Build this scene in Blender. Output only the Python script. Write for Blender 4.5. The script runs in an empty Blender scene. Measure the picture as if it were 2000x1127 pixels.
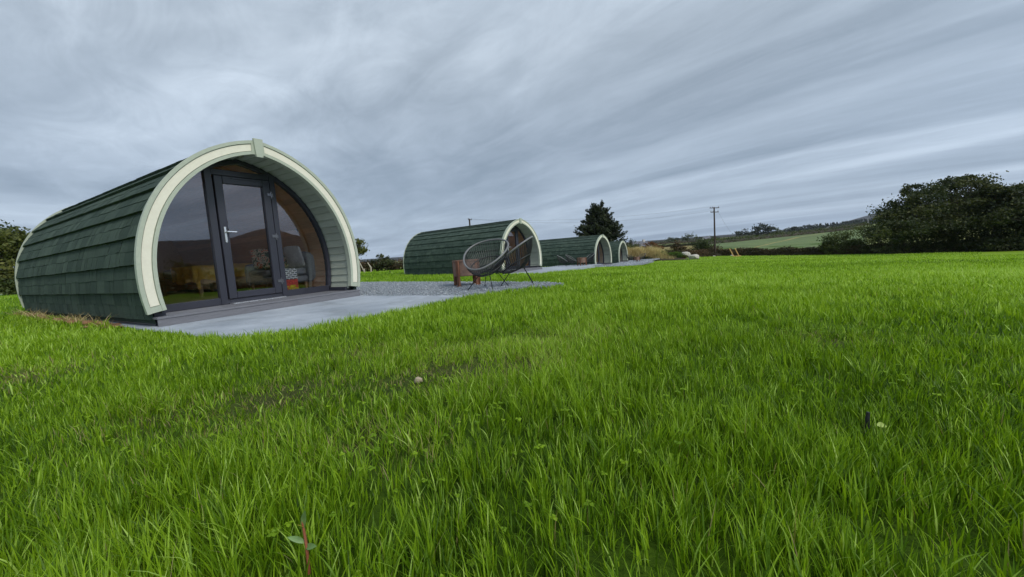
import bpy, math, random
import numpy as np
from mathutils import Matrix, Vector

random.seed(7)
rng = np.random.default_rng(11)
PI = math.pi
sc = bpy.context.scene
COL = sc.collection

# ------------------------------------------------------------------ camera
PITCH, ROLL = 0.09320902589, 0.07020667685
def cam_axes():
    cp, sp = math.cos(PITCH), math.sin(PITCH)
    F = Vector((0, cp, -sp)); U = Vector((0, sp, cp)); R = Vector((1, 0, 0))
    cr, sr = math.cos(ROLL), math.sin(ROLL)
    return R * cr - U * sr, U * cr + R * sr, F
Rr, Uu, Ff = cam_axes()
cd = bpy.data.cameras.new('camera'); cam = bpy.data.objects.new('camera', cd); COL.objects.link(cam)
cd.sensor_width = 36; cd.lens = 36 * 775.38 / 2000; cd.clip_start = 0.02; cd.clip_end = 20000
M = Matrix.Identity(4)
for i in range(3):
    M[i][0] = Rr[i]; M[i][1] = Uu[i]; M[i][2] = -Ff[i]
cam.matrix_world = M
sc.camera = cam

# ------------------------------------------------------------------ world, sun, exposure
SUN_AZ, SUN_EL = math.radians(135), math.radians(42)
world = bpy.data.worlds.new('World'); sc.world = world; world.use_nodes = True
nt = world.node_tree; nt.nodes.clear()
class NB:
    """tiny node builder"""
    def __init__(s, nt): s.nt = nt
    def n(s, t, **kw):
        nd = s.nt.nodes.new(t)
        ins = kw.pop('ins', {})
        for k, v in kw.items(): setattr(nd, k, v)
        for k, v in ins.items():
            if isinstance(v, bpy.types.NodeSocket): s.nt.links.new(v, nd.inputs[k])
            else: nd.inputs[k].default_value = v
        return nd
    def math(s, op, a, b=0.0, c=None, clamp=False):
        nd = s.nt.nodes.new('ShaderNodeMath'); nd.operation = op; nd.use_clamp = clamp
        for i, v in enumerate((a, b) if c is None else (a, b, c)):
            if isinstance(v, bpy.types.NodeSocket): s.nt.links.new(v, nd.inputs[i])
            else: nd.inputs[i].default_value = v
        return nd.outputs[0]
    def ramp(s, fac, stops, interp='LINEAR'):
        nd = s.nt.nodes.new('ShaderNodeValToRGB'); cr = nd.color_ramp; cr.interpolation = interp
        while len(cr.elements) < len(stops): cr.elements.new(0.5)
        for e, (p, c) in zip(cr.elements, stops):
            e.position = p
            e.color = (c, c, c, 1) if isinstance(c, (int, float)) else (*c, 1)
        s.nt.links.new(fac, nd.inputs[0]); return nd.outputs[0]
    def mix(s, fac, a, b, mode='MIX'):
        nd = s.nt.nodes.new('ShaderNodeMix'); nd.data_type = 'RGBA'; nd.blend_type = mode
        for i, v in ((0, fac), (6, a), (7, b)):
            if isinstance(v, bpy.types.NodeSocket): s.nt.links.new(v, nd.inputs[i])
            elif i == 0: nd.inputs[i].default_value = v
            else: nd.inputs[i].default_value = (*v, 1)
        return nd.outputs[2]
    def noise(s, vec, scale, detail=4, rough=0.5, dist=0.0):
        nd = s.n('ShaderNodeTexNoise', ins={'Scale': scale, 'Detail': detail, 'Roughness': rough, 'Distortion': dist})
        if vec is not None: s.nt.links.new(vec, nd.inputs['Vector'])
        return nd.outputs[0]
    def link(s, a, b): s.nt.links.new(a, b)

b = NB(nt)
sky = b.n('ShaderNodeTexSky', sky_type='NISHITA', sun_disc=False, sun_elevation=SUN_EL, sun_rotation=SUN_AZ, altitude=50.0, dust_density=2.0)
tc = b.n('ShaderNodeTexCoord')
sep = b.n('ShaderNodeSeparateXYZ', ins={0: tc.outputs['Generated']})
zc = b.math('MAXIMUM', sep.outputs[2], 0.0)
den = b.math('ADD', zc, 0.09)
px = b.math('DIVIDE', sep.outputs[0], den); py = b.math('DIVIDE', sep.outputs[1], den)
STREAK = math.radians(-40)      # streak direction, azimuth from +Y towards +X
# along-streak and across-streak coordinates of the cloud layer
al = b.math('ADD', b.math('MULTIPLY', px, math.sin(STREAK)), b.math('MULTIPLY', py, math.cos(STREAK)))
ac = b.math('SUBTRACT', b.math('MULTIPLY', px, math.cos(STREAK)), b.math('MULTIPLY', py, math.sin(STREAK)))
v1 = b.n('ShaderNodeCombineXYZ', ins={0: b.math('MULTIPLY', al, 0.13), 1: ac, 2: 0.3}).outputs[0]
v2 = b.n('ShaderNodeCombineXYZ', ins={0: b.math('MULTIPLY', al, 0.62), 1: ac, 2: 4.7}).outputs[0]
n1 = b.math('MULTIPLY_ADD', b.noise(v1, 1.05, 5, 0.42, 0.7), 1.15, -0.075)
n2 = b.noise(v2, 0.62, 6, 0.52, 0.9)
n3 = b.noise(v2, 2.8, 10, 0.68, 1.0)
# streaks belong to the right-hand (eastern) part of the deck, soft mottling to the rest
east = b.ramp(b.math('ADD', b.math('MULTIPLY', sep.outputs[0], 0.9), 0.42), [(0.15, 0.12), (0.75, 0.62)])
blot = b.math('MULTIPLY_ADD', b.math('ADD', b.math('MULTIPLY', n2, 0.72), b.math('MULTIPLY', n3, 0.28)), 0.78, 0.118)
v4 = b.n('ShaderNodeCombineXYZ', ins={0: b.math('MULTIPLY', al, 0.22), 1: ac, 2: 9.1}).outputs[0]
n4 = b.noise(v4, 4.6, 10, 0.70, 0.6)
mixn = b.math('ADD', b.math('MULTIPLY', b.math('ADD', b.math('MULTIPLY', n1, 0.80), b.math('MULTIPLY', n4, 0.20)), east), b.math('MULTIPLY', blot, b.math('SUBTRACT', 1.0, east)))
cl = b.ramp(mixn, [(0.37, (0.175, 0.220, 0.270)), (0.45, (0.255, 0.308, 0.370)), (0.53, (0.360, 0.425, 0.500)), (0.62, (0.53, 0.61, 0.70))])
# bluer towards the horizon
hz = b.ramp(sep.outputs[2], [(0.0, 1.0), (0.10, 0.75), (0.42, 0.0)])
cl = b.mix(b.math('MULTIPLY', hz, 0.45), cl, (0.29, 0.385, 0.53))
# the cloud deck is thinner and brighter towards the (hidden) sun
sd = (math.sin(SUN_AZ) * math.cos(SUN_EL), math.cos(SUN_AZ) * math.cos(SUN_EL), math.sin(SUN_EL))
dot = b.n('ShaderNodeVectorMath', operation='DOT_PRODUCT', ins={0: tc.outputs['Generated'], 1: sd}).outputs['Value']
glow = b.math('MULTIPLY_ADD', b.ramp(dot, [(0.0, 0.0), (0.45, 0.12), (1.0, 1.0)]), 1.5, 1.0)
SKYGAIN = 1.31
cl10 = b.n('ShaderNodeVectorMath', operation='SCALE', ins={0: cl, 'Scale': b.math('MULTIPLY', glow, 10.0 * SKYGAIN)}).outputs[0]
full = b.mix(0.93, sky.outputs[0], cl10)
bg = b.n('ShaderNodeBackground', ins={'Color': full, 'Strength': 0.1})
out = b.n('ShaderNodeOutputWorld', ins={0: bg.outputs[0]})

sl = bpy.data.lights.new('sun', 'SUN'); so = bpy.data.objects.new('sun', sl); COL.objects.link(so)
sl.energy = 2.0; sl.angle = math.radians(14); sl.color = (1.0, 0.95, 0.87)
so.rotation_euler = Vector(sd).to_track_quat('Z', 'Y').to_euler()
sc.view_settings.view_transform = 'Standard'; sc.view_settings.look = 'None'
sc.view_settings.exposure = 0.0; sc.view_settings.gamma = 1.0
sc.view_settings.use_curve_mapping = False
try:
    sc.cycles.use_denoising = True
    sc.cycles.max_bounces = 12; sc.cycles.diffuse_bounces = 7; sc.cycles.transparent_max_bounces = 16
except Exception: pass

# ------------------------------------------------------------------ helpers
def tag(o, label=None, cat=None, group=None, kind=None):
    if label: o['label'] = label
    if cat: o['category'] = cat
    if group: o['group'] = group
    if kind: o['kind'] = kind
    return o

def empty(name, loc, rz=0.0):
    o = bpy.data.objects.new(name, None); COL.objects.link(o)
    o.location = loc; o.rotation_euler = (0, 0, rz); o.empty_display_size = 0.3
    return o

def np_mesh(name, V, F, mat, parent=None, smooth=False, loc=None, attr=None):
    """V (n,3); F list of arrays (m,k) or list of tuples"""
    me = bpy.data.meshes.new(name)
    V = np.asarray(V, dtype=np.float32)
    if isinstance(F, np.ndarray): F = [F]
    if len(F) and isinstance(F[0], np.ndarray) and F[0].ndim == 2:
        idx = np.concatenate([f.ravel() for f in F]).astype(np.int32)
        tot = np.concatenate([np.full(len(f), f.shape[1], dtype=np.int32) for f in F])
        st = np.concatenate([[0], np.cumsum(tot)[:-1]]).astype(np.int32)
        me.vertices.add(len(V)); me.vertices.foreach_set('co', V.ravel())
        me.loops.add(len(idx)); me.loops.foreach_set('vertex_index', idx)
        me.polygons.add(len(tot)); me.polygons.foreach_set('loop_start', st); me.polygons.foreach_set('loop_total', tot)
    else:
        me.from_pydata([tuple(map(float, v)) for v in V], [], [tuple(int(i) for i in f) for f in F])
    if attr is not None:
        for k, a in attr.items():
            a = np.asarray(a, dtype=np.float32)
            if a.ndim == 1:
                at = me.attributes.new(k, 'FLOAT', 'POINT'); at.data.foreach_set('value', a)
            else:
                at = me.attributes.new(k, 'FLOAT_COLOR', 'POINT'); at.data.foreach_set('color', a.ravel())
    me.update(calc_edges=True)
    if smooth:
        me.polygons.foreach_set('use_smooth', np.ones(len(me.polygons), dtype=bool))
    me.materials.append(mat)
    o = bpy.data.objects.new(name, me); COL.objects.link(o)
    if parent is not None: o.parent = parent
    if loc is not None: o.location = loc
    return o

class MB:
    def __init__(s): s.v = []; s.f = []
    def add(s, V, F):
        n = len(s.v); s.v += [tuple(map(float, p)) for p in V]; s.f += [tuple(i + n for i in f) for f in F]; return s
    def box(s, lo, hi, bev=0.0, mat=None):
        x0, y0, z0 = lo; x1, y1, z1 = hi
        if bev <= 0:
            V = [(x0,y0,z0),(x1,y0,z0),(x1,y1,z0),(x0,y1,z0),(x0,y0,z1),(x1,y0,z1),(x1,y1,z1),(x0,y1,z1)]
            F = [(0,3,2,1),(4,5,6,7),(0,1,5,4),(1,2,6,5),(2,3,7,6),(3,0,4,7)]
        else:
            c = [(x0+x1)/2, (y0+y1)/2, (z0+z1)/2]; h = [(x1-x0)/2, (y1-y0)/2, (z1-z0)/2]
            V = []; F = []; idx = {}
            for sx in (-1, 1):
                for sy in (-1, 1):
                    for sz in (-1, 1):
                        for ax in range(3):
                            q = [h[0]-bev, h[1]-bev, h[2]-bev]; q[ax] = h[ax]
                            idx[(sx, sy, sz, ax)] = len(V)
                            V.append((c[0]+sx*q[0], c[1]+sy*q[1], c[2]+sz*q[2]))
            g = lambda a, b_, c_, ax: idx[(a, b_, c_, ax)]
            for s1 in (-1, 1):
                F.append((g(s1,-1,-1,0), g(s1,1,-1,0), g(s1,1,1,0), g(s1,-1,1,0)))
                F.append((g(-1,s1,-1,1), g(1,s1,-1,1), g(1,s1,1,1), g(-1,s1,1,1)))
                F.append((g(-1,-1,s1,2), g(1,-1,s1,2), g(1,1,s1,2), g(-1,1,s1,2)))
            for a in (-1, 1):
                for b_ in (-1, 1):
                    F.append((g(a,b_,-1,0), g(a,b_,1,0), g(a,b_,1,1), g(a,b_,-1,1)))
                    F.append((g(a,-1,b_,0), g(a,1,b_,0), g(a,1,b_,2), g(a,-1,b_,2)))
                    F.append((g(-1,a,b_,1), g(1,a,b_,1), g(1,a,b_,2), g(-1,a,b_,2)))
                    for c_ in (-1, 1): F.append((g(a,b_,c_,0), g(a,b_,c_,1), g(a,b_,c_,2)))
        if mat is not None: V = [tuple(mat @ Vector(p)) for p in V]
        return s.add(V, F)
    def tube(s, pts, r, n=8, closed=False, cap=True):
        pts = [Vector(p) for p in pts]; m = len(pts)
        rr = r if isinstance(r, (list, tuple)) else [r] * m
        V = []; F = []
        prev = None
        for i in range(m):
            a = pts[(i-1) % m] if (closed or i > 0) else pts[i]
            c = pts[(i+1) % m] if (closed or i < m-1) else pts[i]
            t = (c - a).normalized()
            if prev is None:
                up = Vector((0,0,1)) if abs(t.z) < 0.9 else Vector((1,0,0))
                e1 = t.cross(up).normalized()
            else:
                e1 = (prev - t * prev.dot(t)).normalized()
            prev = e1; e2 = t.cross(e1)
            for k in range(n):
                an = 2*PI*k/n
                V.append(pts[i] + (e1*math.cos(an) + e2*math.sin(an)) * rr[i])
        for i in range(m if closed else m-1):
            j = (i+1) % m
            for k in range(n):
                F.append((i*n+k, i*n+(k+1) % n, j*n+(k+1) % n, j*n+k))
        if cap and not closed:
            F.append(tuple(range(n))); F.append(tuple((m-1)*n+k for k in range(n)))
        return s.add(V, F)
    def build(s, name, mat, parent=None, smooth=False, loc=None):
        return np_mesh(name, s.v, s.f, mat, parent, smooth, loc)

def copy_tree(o, parent=None):
    c = o.copy(); COL.objects.link(c); c.parent = parent
    for ch in list(o.children): copy_tree(ch, c)
    return c

# smooth value noise on numpy arrays
class VN:
    def __init__(s, seed, n=256):
        s.g = np.random.default_rng(seed).random((n, n)).astype(np.float32); s.n = n
    def __call__(s, x, y):
        xi = np.floor(x).astype(int); yi = np.floor(y).astype(int); fx = x-xi; fy = y-yi
        fx = fx*fx*(3-2*fx); fy = fy*fy*(3-2*fy); n = s.n; g = s.g
        a = g[xi % n, yi % n]; b_ = g[(xi+1) % n, yi % n]; c = g[xi % n, (yi+1) % n]; d = g[(xi+1) % n, (yi+1) % n]
        return (a*(1-fx)+b_*fx)*(1-fy) + (c*(1-fx)+d*fx)*fy
vn = [VN(i+100) for i in range(6)]
def fbm(x, y, k=0, o=3):
    r = 0; a = 0.5; t = 0
    for i in range(o):
        r = r + a*vn[(k+i) % 6](x*2**i+13.7*i, y*2**i+5.1*i); t += a; a *= 0.5
    return r/t

# ------------------------------------------------------------------ materials
def new_mat(name):
    m = bpy.data.materials.new(name); m.use_nodes = True
    t = m.node_tree; t.nodes.clear(); nb = NB(t)
    o = nb.n('ShaderNodeOutputMaterial'); p = nb.n('ShaderNodeBsdfPrincipled')
    nb.link(p.outputs[0], o.inputs[0])
    return m, nb, p, o

def mat_simple(name, col, rough=0.6, metal=0.0, var=0.12, scale=6.0, bump=0.0, bscale=60.0, spec=0.5, dirt=None, dirt_amt=0.0):
    m, nb, p, o = new_mat(name)
    tc = nb.n('ShaderNodeTexCoord').outputs['Object']
    n = nb.noise(tc, scale, 5, 0.6)
    lo = tuple(c*(1-var) for c in col); hi = tuple(min(1, c*(1+var)) for c in col)
    c = nb.ramp(n, [(0.3, lo), (0.7, hi)])
    if dirt is not None:
        dn = nb.ramp(nb.noise(tc, scale*0.6+1.3, 7, 0.7), [(0.5, 0.0), (0.72, dirt_amt)])
        c = nb.mix(dn, c, dirt)
    nb.link(c, p.inputs['Base Color'])
    rn = nb.math('MULTIPLY_ADD', n, 0.25, rough-0.12, clamp=True)
    nb.link(rn, p.inputs['Roughness'])
    p.inputs['Metallic'].default_value = metal
    p.inputs['Specular IOR Level'].default_value = spec
    if bump > 0:
        bn = nb.n('ShaderNodeBump', ins={'Strength': 1.0, 'Distance': bump, 'Height': nb.noise(tc, bscale, 4, 0.6)})
        nb.link(bn.outputs[0], p.inputs['Normal'])
    return m

def mat_attr_foliage(name, ramp, rough=0.6, trans=0.35, tcol=1.6, attr='hue', spec=0.25):
    """leaves coloured per leaf by the attribute"""
    m, nb, p, o = new_mat(name)
    a = nb.n('ShaderNodeAttribute', attribute_name=attr).outputs['Fac']
    c = nb.ramp(a, ramp)
    nb.link(c, p.inputs['Base Color']); p.inputs['Roughness'].default_value = rough
    p.inputs['Specular IOR Level'].default_value = spec
    tr = nb.n('ShaderNodeBsdfTranslucent')
    c2 = nb.mix(1.0, c, (tcol, tcol, tcol*0.55), 'MULTIPLY'); nb.link(c2, tr.inputs[0])
    mx = nb.n('ShaderNodeMixShader', ins={0: trans, 1: p.outputs[0], 2: tr.outputs[0]})
    nb.link(mx.outputs[0], o.inputs[0])
    return m

# blades of the lawn: 0..1 green range, >0.85 straw
M_grass = mat_attr_foliage('lawn_grass', [(0.0, (0.027, 0.068, 0.004)), (0.28, (0.116, 0.220, 0.008)), (0.62, (0.265, 0.412, 0.016)),
                                          (0.84, (0.42, 0.58, 0.12)), (0.90, (0.26, 0.21, 0.08)), (1.0, (0.40, 0.34, 0.17))], 0.5, 0.38, 1.4, spec=0.22)
# ------------------------------------------------------------------ terrain
CTRL = [(0,0,-.55),(-2,2,-.565),(2,2,-.60),(0,4,-.60),(4,0,-.66),(-4,3.2,-.59),(-2.3,4.1,-.61),(-1.5,4.9,-.63),(-.7,6.3,-.66),(.7,7,-.68),(0,-4,-.50),(-5,-3,-.55),(6,-4,-.80),
        (-4.8,4.6,-.62),(-7.5,6.5,-.60),(-10.4,8.5,-.56),(-4,7.5,-.68),(-2,9,-.70),(-8,14,-.74),(-9.6,9.8,-.64),(2.5,9,-.74),(0,12,-.80),
        (10,8,-1.15),(0.6,19.4,-1.06),(3.5,19,-1.12),(-5,22,-.92),(7.6,32.5,-1.76),(10,32,-1.82),(2,36,-1.5),(13.1,46.1,-2.26),(16,45,-2.32),(8,50,-1.95),
        (31,61,-2.9),(42,52,-3.39),(49,42,-3.48),(52,40,-3.57),(23,50,-2.62),(18.3,52,-2.5),(-13.2,40,-1.07),(-7.4,20,-.79),(-58,45,-.8),(-37,30,-.65),(-20,10,-.45),
        (30,25,-2.45),(20,20,-1.85),(-4.5,13,-.74),(60,0,-3.6),(80,-20,-4.2),(30,-30,-2.2),(0,-40,-1.2),(-40,-20,-.6),(60,80,-3.9),(0,85,-2.6),(-50,80,-1.5),(90,50,-4.5),(-90,40,-1.0),(-90,-50,-1),(90,-80,-4.5),(0,-90,-2)]
CT = np.array(CTRL, float)
def _phi(r2): return 0.5*r2*np.log(r2+1e-9)
_n = len(CT)
_K = _phi(((CT[:, None, :2]-CT[None, :, :2])**2).sum(2)) + np.eye(_n)*0.6
_Pm = np.c_[np.ones(_n), CT[:, :2]]
_A = np.block([[_K, _Pm], [_Pm.T, np.zeros((3, 3))]])
_w = np.linalg.solve(_A, np.r_[CT[:, 2], 0, 0, 0])
def near_z(x, y):
    x = np.asarray(x, float); y = np.asarray(y, float); sh = x.shape
    x = x.ravel(); y = y.ravel(); out = np.empty_like(x)
    for i in range(0, len(x), 20000):
        xx = x[i:i+20000]; yy = y[i:i+20000]
        k = _phi((xx[:, None]-CT[:, 0])**2+(yy[:, None]-CT[:, 1])**2)
        out[i:i+20000] = k@_w[:_n] + _w[_n] + _w[_n+1]*xx + _w[_n+2]*yy
    out = out + 0.035*(fbm(x/1.3+50, y/1.3+50, 0, 2)-0.5)*np.clip(np.hypot(x, y)/1.5, 0.4, 1.6)
    return out.reshape(sh)

# far land: height (m) by azimuth (deg, clockwise from +Y) and distance
FAR_R = np.array([95, 130, 200, 330, 500, 750, 1100, 1700, 2600, 4000.])
FAR_AZ = [  # elevation in thousandths of a radian above the eye line, per distance
    (-180, [-20,-16,-10,-5, 0, 5, 12, 20, 25, 20]),
    (-60, [-12,-10, -8,-5,-3,-1, 2, 5, 6, 4]),
    (-25, [-14,-12,-10,-8,-5,-3,-2, 1, 4, 6]),
    (0,   [-24,-20,-15,-11,-7,-5,-4, -2, 2, 4]),
    (15,  [-28,-24,-18,-12,-7,-3,-1, 2, 3, 2]),
    (22,  [-31,-27,-19,-11, -6, -3, -1, 0, 2, 2]),
    (28,  [-34,-29,-20,-12, -7, -4, -2, 0, 2, 3]),
    (33,  [-38,-31,-20,-11, -6, -4, -1, 1, 3, 3]),
    (39,  [-42,-32,-19,-8, -4, 0, 1, 2, 4, 6]),
    (45,  [-44,-32,-18,-6, 1, 4, 5, 6, 12, 34]),
    (60,  [-40,-30,-18,-4, 6, 16, 24, 30, 30, 36]),
    (80,  [-34,-26,-16,-4, 6, 16, 26, 40, 30, 20]),
    (87,  [-32,-25,-15,-4, 7, 20, 38, 52, 45, 22]),
    (90.3,[-32,-25,-15,-4, 8, 24, 52, 72, 60, 30]),
    (92.2,[-32,-25,-15,-4, 8, 26, 60, 90, 70, 34]),
    (98,  [-32,-25,-15,-4, 8, 24, 48, 62, 64, 40]),
    (104, [-30,-24,-14,-4, 8, 22, 44, 66, 66, 44]),
    (120, [-28,-22,-14,-4, 8, 20, 34, 54, 60, 50]),
    (180, [-20,-16,-10,-5, 0, 5, 12, 20, 25, 20])]
_faz = np.array([a for a, _ in FAR_AZ]); _fel = np.array([e for _, e in FAR_AZ], float)/1000
def far_z(x, y):
    az = np.degrees(np.arctan2(x, y)); r = np.hypot(x, y)
    rr = np.clip(r, FAR_R[0], FAR_R[-1]); lr = np.log(rr); lf = np.log(FAR_R)
    # interpolate along azimuth for each distance node, then along distance
    H = np.stack([np.interp(az, _faz, _fel[:, k])*FAR_R[k] for k in range(len(FAR_R))], -1)
    i = np.clip(np.searchsorted(lf, lr, side='right')-1, 0, len(lf)-2)
    t = (lr-lf[i])/(lf[i+1]-lf[i]); t = t*t*(3-2*t)*0.5+t*0.5
    h0 = np.take_along_axis(H, i[..., None], -1)[..., 0]; h1 = np.take_along_axis(H, (i+1)[..., None], -1)[..., 0]
    z = h0*(1-t)+h1*t
    return z + (fbm(x/90, y/90, 2, 3)-0.5)*np.clip((r-100)/600, 0, 1)*5

PADZ = {0: -0.63, 1: -1.02, 2: -1.715, 3: -2.215}
PODS = [((-3.7318, 6.2322, -0.466), 1.02688, 6.9), ((0.595, 19.357, -0.859), 0.877, 7.4),
        ((7.622, 32.491, -1.559), 0.909, 6.9), ((13.132, 46.097, -2.06), 0.972, 6.9)]
def pod_xy(i, u, w):
    (ox, oy, oz), yw, _ = PODS[i]
    return ox+u*math.cos(yw)-w*math.sin(yw), oy+u*math.sin(yw)+w*math.cos(yw)
pad_polys = {
    0: [pod_xy(0, -1.49, 6.95), pod_xy(0, -1.49, 3.0), pod_xy(0, -1.60, 0.9), pod_xy(0, -1.62, 0.0), (-4.35, 4.62), (-3.85, 4.4), (-3.44, 4.11), (-2.82, 3.77), (-2.41, 3.75), (-2.09, 3.97), (-1.75, 4.17), (-1.43, 4.64), (-0.98, 5.56), (-0.72, 5.85), (-0.80, 6.18), pod_xy(0, 1.5, 0.0), pod_xy(0, 1.60, 6.95)],
    1: [pod_xy(1, -1.75, 7.4), pod_xy(1, -1.75, -2.3), pod_xy(1, 3.4, -2.1), pod_xy(1, 3.4, 0.3), pod_xy(1, 1.75, 7.4)],
    2: [pod_xy(2, -1.75, 6.95), pod_xy(2, -1.75, -2.2), pod_xy(2, 1.9, -2.2), pod_xy(2, 1.75, 6.95)],
    3: [pod_xy(3, -1.75, 6.95), pod_xy(3, -1.75, -2.2), pod_xy(3, 1.9, -2.2), pod_xy(3, 1.75, 6.95)]}
gravel_polys = {
    0: ([(-2.91, 7.52), (-0.6, 6.05), (-.19, 6.67), (.57, 6.99), (.95, 7.15), (.66, 7.72), (-0.45, 8.88), (-1.5, 9.77), (-2.8, 10.95), (-3.78, 11.85), (-4.7, 12.6), (-7.5, 13.9), (-9.9, 11.4)], -0.648),
    2: ([pod_xy(2, -4.6, -1.9), pod_xy(2, -1.8, -2.9), pod_xy(2, 4.5, -2.6), pod_xy(2, 4.5, 0.4), pod_xy(2, -1.8, 0.3), pod_xy(2, -4.4, 0.2)], -1.70),
    4: ([(2.9, 30.9), (3.7, 32.2), (6.2, 30.5), (6.9, 29.6), (5.9, 28.3), (3.9, 28.6)], -1.44),
    3: ([pod_xy(3, -4.6, -2.4), pod_xy(3, 7.5, -2.4), pod_xy(3, 7.5, 0.8), pod_xy(3, -4.4, 0.6)], -2.20)}

def in_poly(x, y, P):
    x = np.asarray(x); y = np.asarray(y); c = np.zeros(x.shape, bool); n = len(P)
    for i in range(n):
        x0, y0 = P[i]; x1, y1 = P[(i+1) % n]
        cond = ((y0 > y) != (y1 > y)) & (x < (x1-x0)*(y-y0)/((y1-y0)+1e-12)+x0)
        c ^= cond
    return c
def poly_dist(x, y, P):
    d = np.full(np.shape(x), 1e9); n = len(P)
    for i in range(n):
        x0, y0 = P[i]; x1, y1 = P[(i+1) % n]; L = (x1-x0)**2+(y1-y0)**2
        t = np.clip(((x-x0)*(x1-x0)+(y-y0)*(y1-y0))/L, 0, 1)
        d = np.minimum(d, np.hypot(x-x0-t*(x1-x0), y-y0-t*(y1-y0)))
    return d
SLABS = [(pad_polys[i], PADZ[i]) for i in pad_polys] + [gravel_polys[i] for i in gravel_polys]

def ground_z(x, y):
    x = np.asarray(x, float); y = np.asarray(y, float)
    r = np.hypot(x, y)
    t = np.clip((r-70)/40, 0, 1); t = t*t*(3-2*t)
    z = np.where(r < 112, near_z(np.clip(x, -95, 95), np.clip(y, -95, 95)), 0)
    z = z*(1-t) + np.where(r > 69, far_z(x, y), 0)*t
    for P, pz in SLABS:
        cx = np.mean([p[0] for p in P]); cy = np.mean([p[1] for p in P])
        m = np.hypot(x-cx, y-cy) < 14
        if not m.any(): continue
        xx = x[m]; yy = y[m]; ins = in_poly(xx, yy, P); d = np.where(ins, 0, poly_dist(xx, yy, P))
        k = np.clip(1-d/0.7, 0, 1); zz = z[m]
        z[m] = np.where(ins | (d < 0.06), np.minimum(zz, pz-0.05), zz*(1-k)+np.minimum(zz, pz-0.012)*k)
    return z
def gz1(x, y): return float(ground_z(np.array([x]), np.array([y]))[0])

# polar grid, finer where the photo looks
az = np.unique(np.concatenate([np.arange(-180, 180.01, 3.0), np.arange(-58, 60, 0.6), np.arange(-46, 12, 0.3), np.arange(12, 50, 0.25), np.arange(84, 106, 1.0)]).round(3))
az = az[(az < 179.9)]
rad = [0.25]
while rad[-1] < 5500: rad.append(rad[-1]*(1.045 if rad[-1] < 60 else 1.018 if rad[-1] < 450 else 1.035))
rad = np.array(rad)
AZ, RD = np.meshgrid(np.radians(az), rad, indexing='ij')
GX = RD*np.sin(AZ); GY = RD*np.cos(AZ); GZ = ground_z(GX, GY)
na, nr = GX.shape
V = np.stack([GX, GY, GZ], -1).reshape(-1, 3)
V = np.vstack([V, [[0, 0, -.55]]])
I = np.arange(na)[:, None]*nr + np.arange(nr-1)[None, :]
J = ((np.arange(na)+1) % na)[:, None]*nr + np.arange(nr-1)[None, :]
Fq = np.stack([I, I+1, J+1, J], -1).reshape(-1, 4)
Ft = np.stack([np.full(na, na*nr), np.arange(na)*nr, ((np.arange(na)+1) % na)*nr], -1)
# ground cover colours (what grows there)
c_lawn = np.array([0.13, 0.25, 0.014]); c_lawn2 = np.array([0.19, 0.32, 0.02])
c_moor = np.array([0.125, 0.140, 0.055]); c_tan = np.array([0.30, 0.25, 0.10]); c_field = np.array([0.165, 0.225, 0.095])
c_hill = np.array([0.038, 0.036, 0.030]); c_pasture = np.array([0.20, 0.225, 0.07])
X = V[:, 0]; Y = V[:, 1]; Rv = np.hypot(X, Y); Az = np.degrees(np.arctan2(X, Y))
nA = fbm(X/6, Y/6, 1, 3); nB = fbm(X/60, Y/60, 3, 3)
side = np.clip((Az+5)/40, 0, 1)*np.clip((Rv-3)/15, 0, 1)
colr = c_lawn[None]*(1-side[:, None]) + c_lawn2[None]*side[:, None]
def paint(mask, c, soft=None):
    global colr
    m = mask.astype(float)[:, None]; colr = colr*(1-m)+np.asarray(c)[None]*m
from_bare = [(-1.0, 1.63, .30), (-.36, 1.85, .34), (.08, 1.9, .22), (-1.38, 1.5, .18), (-3.2, 2.45, .45), (-1.0, 1.38, .16), (-.35, 2.3, .4), (.2, 2.5, .35), (1.6, 2.0, .16), (-.5, 1.2, .16), (-.9, 2.4, .3)]
soil = np.zeros(len(X))
for cx, cy, rr in from_bare: soil = np.maximum(soil, np.exp(-((X-cx)**2+(Y-cy)**2)/(rr*rr)))
colr = colr*(1-soil[:, None]*.7)+np.array([.12, .10, .045])[None]*soil[:, None]*.7
colr = colr*np.clip(.35+Rv/12, 0, 1)[:, None]   # ground colour gets darker towards the camera
_ = 0
beyond = Rv > 82
paint(beyond, c_pasture)
paint(beyond & (nB > 0.55), c_moor*1.3)
paint((Rv > 100) & (Rv < 300+(Az-28)*9) & (Az > 26.3) & (Az < 42), c_field)                 # the pale green field
paint((Rv > 100) & (Rv < 260) & (Az > 15) & (Az < 26.5), c_tan*0.9)
paint((Rv > 300+(Az-28)*9) & (Rv > 300) & (Rv < 1200) & (Az > 26) & (Az < 42), c_moor)
paint((Rv > 430) & (Rv < 620) & (Az > 14) & (Az < 27), c_pasture*1.2)
paint((Rv > 620) & (Az > -20) & (Az < 27), c_hill*1.3)
paint((Rv > 1000) & (Az > -70) & (Az < 60), c_hill)
paint((Rv > 500) & (Az >= 60), c_hill*1.25)
paint((Rv > 90) & (Rv < 260) & (Az > 60), c_tan*0.8)
_pr = np.exp(np.interp(Az, [31.6, 34.5, 38.4], np.log([140., 215., 370.]))); pl = (np.abs(Rv/_pr-1) < .022) & (Az > 31.6) & (Az < 38.4)
paint((Rv > 100) & (Rv < 150) & (Az > 26.5) & (Az < 42) & (fbm(X/5, Y/5, 2, 3) > .60), c_lawn*.5)
paint((Rv > 150) & (Rv < 400) & (Az > 26.5) & (Az < 42) & (fbm(X/25, Y/25, 1, 3) > .58), c_field*.85)
paint(pl, c_tan*1.35)
colr = np.c_[colr, np.ones(len(colr))]

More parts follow.
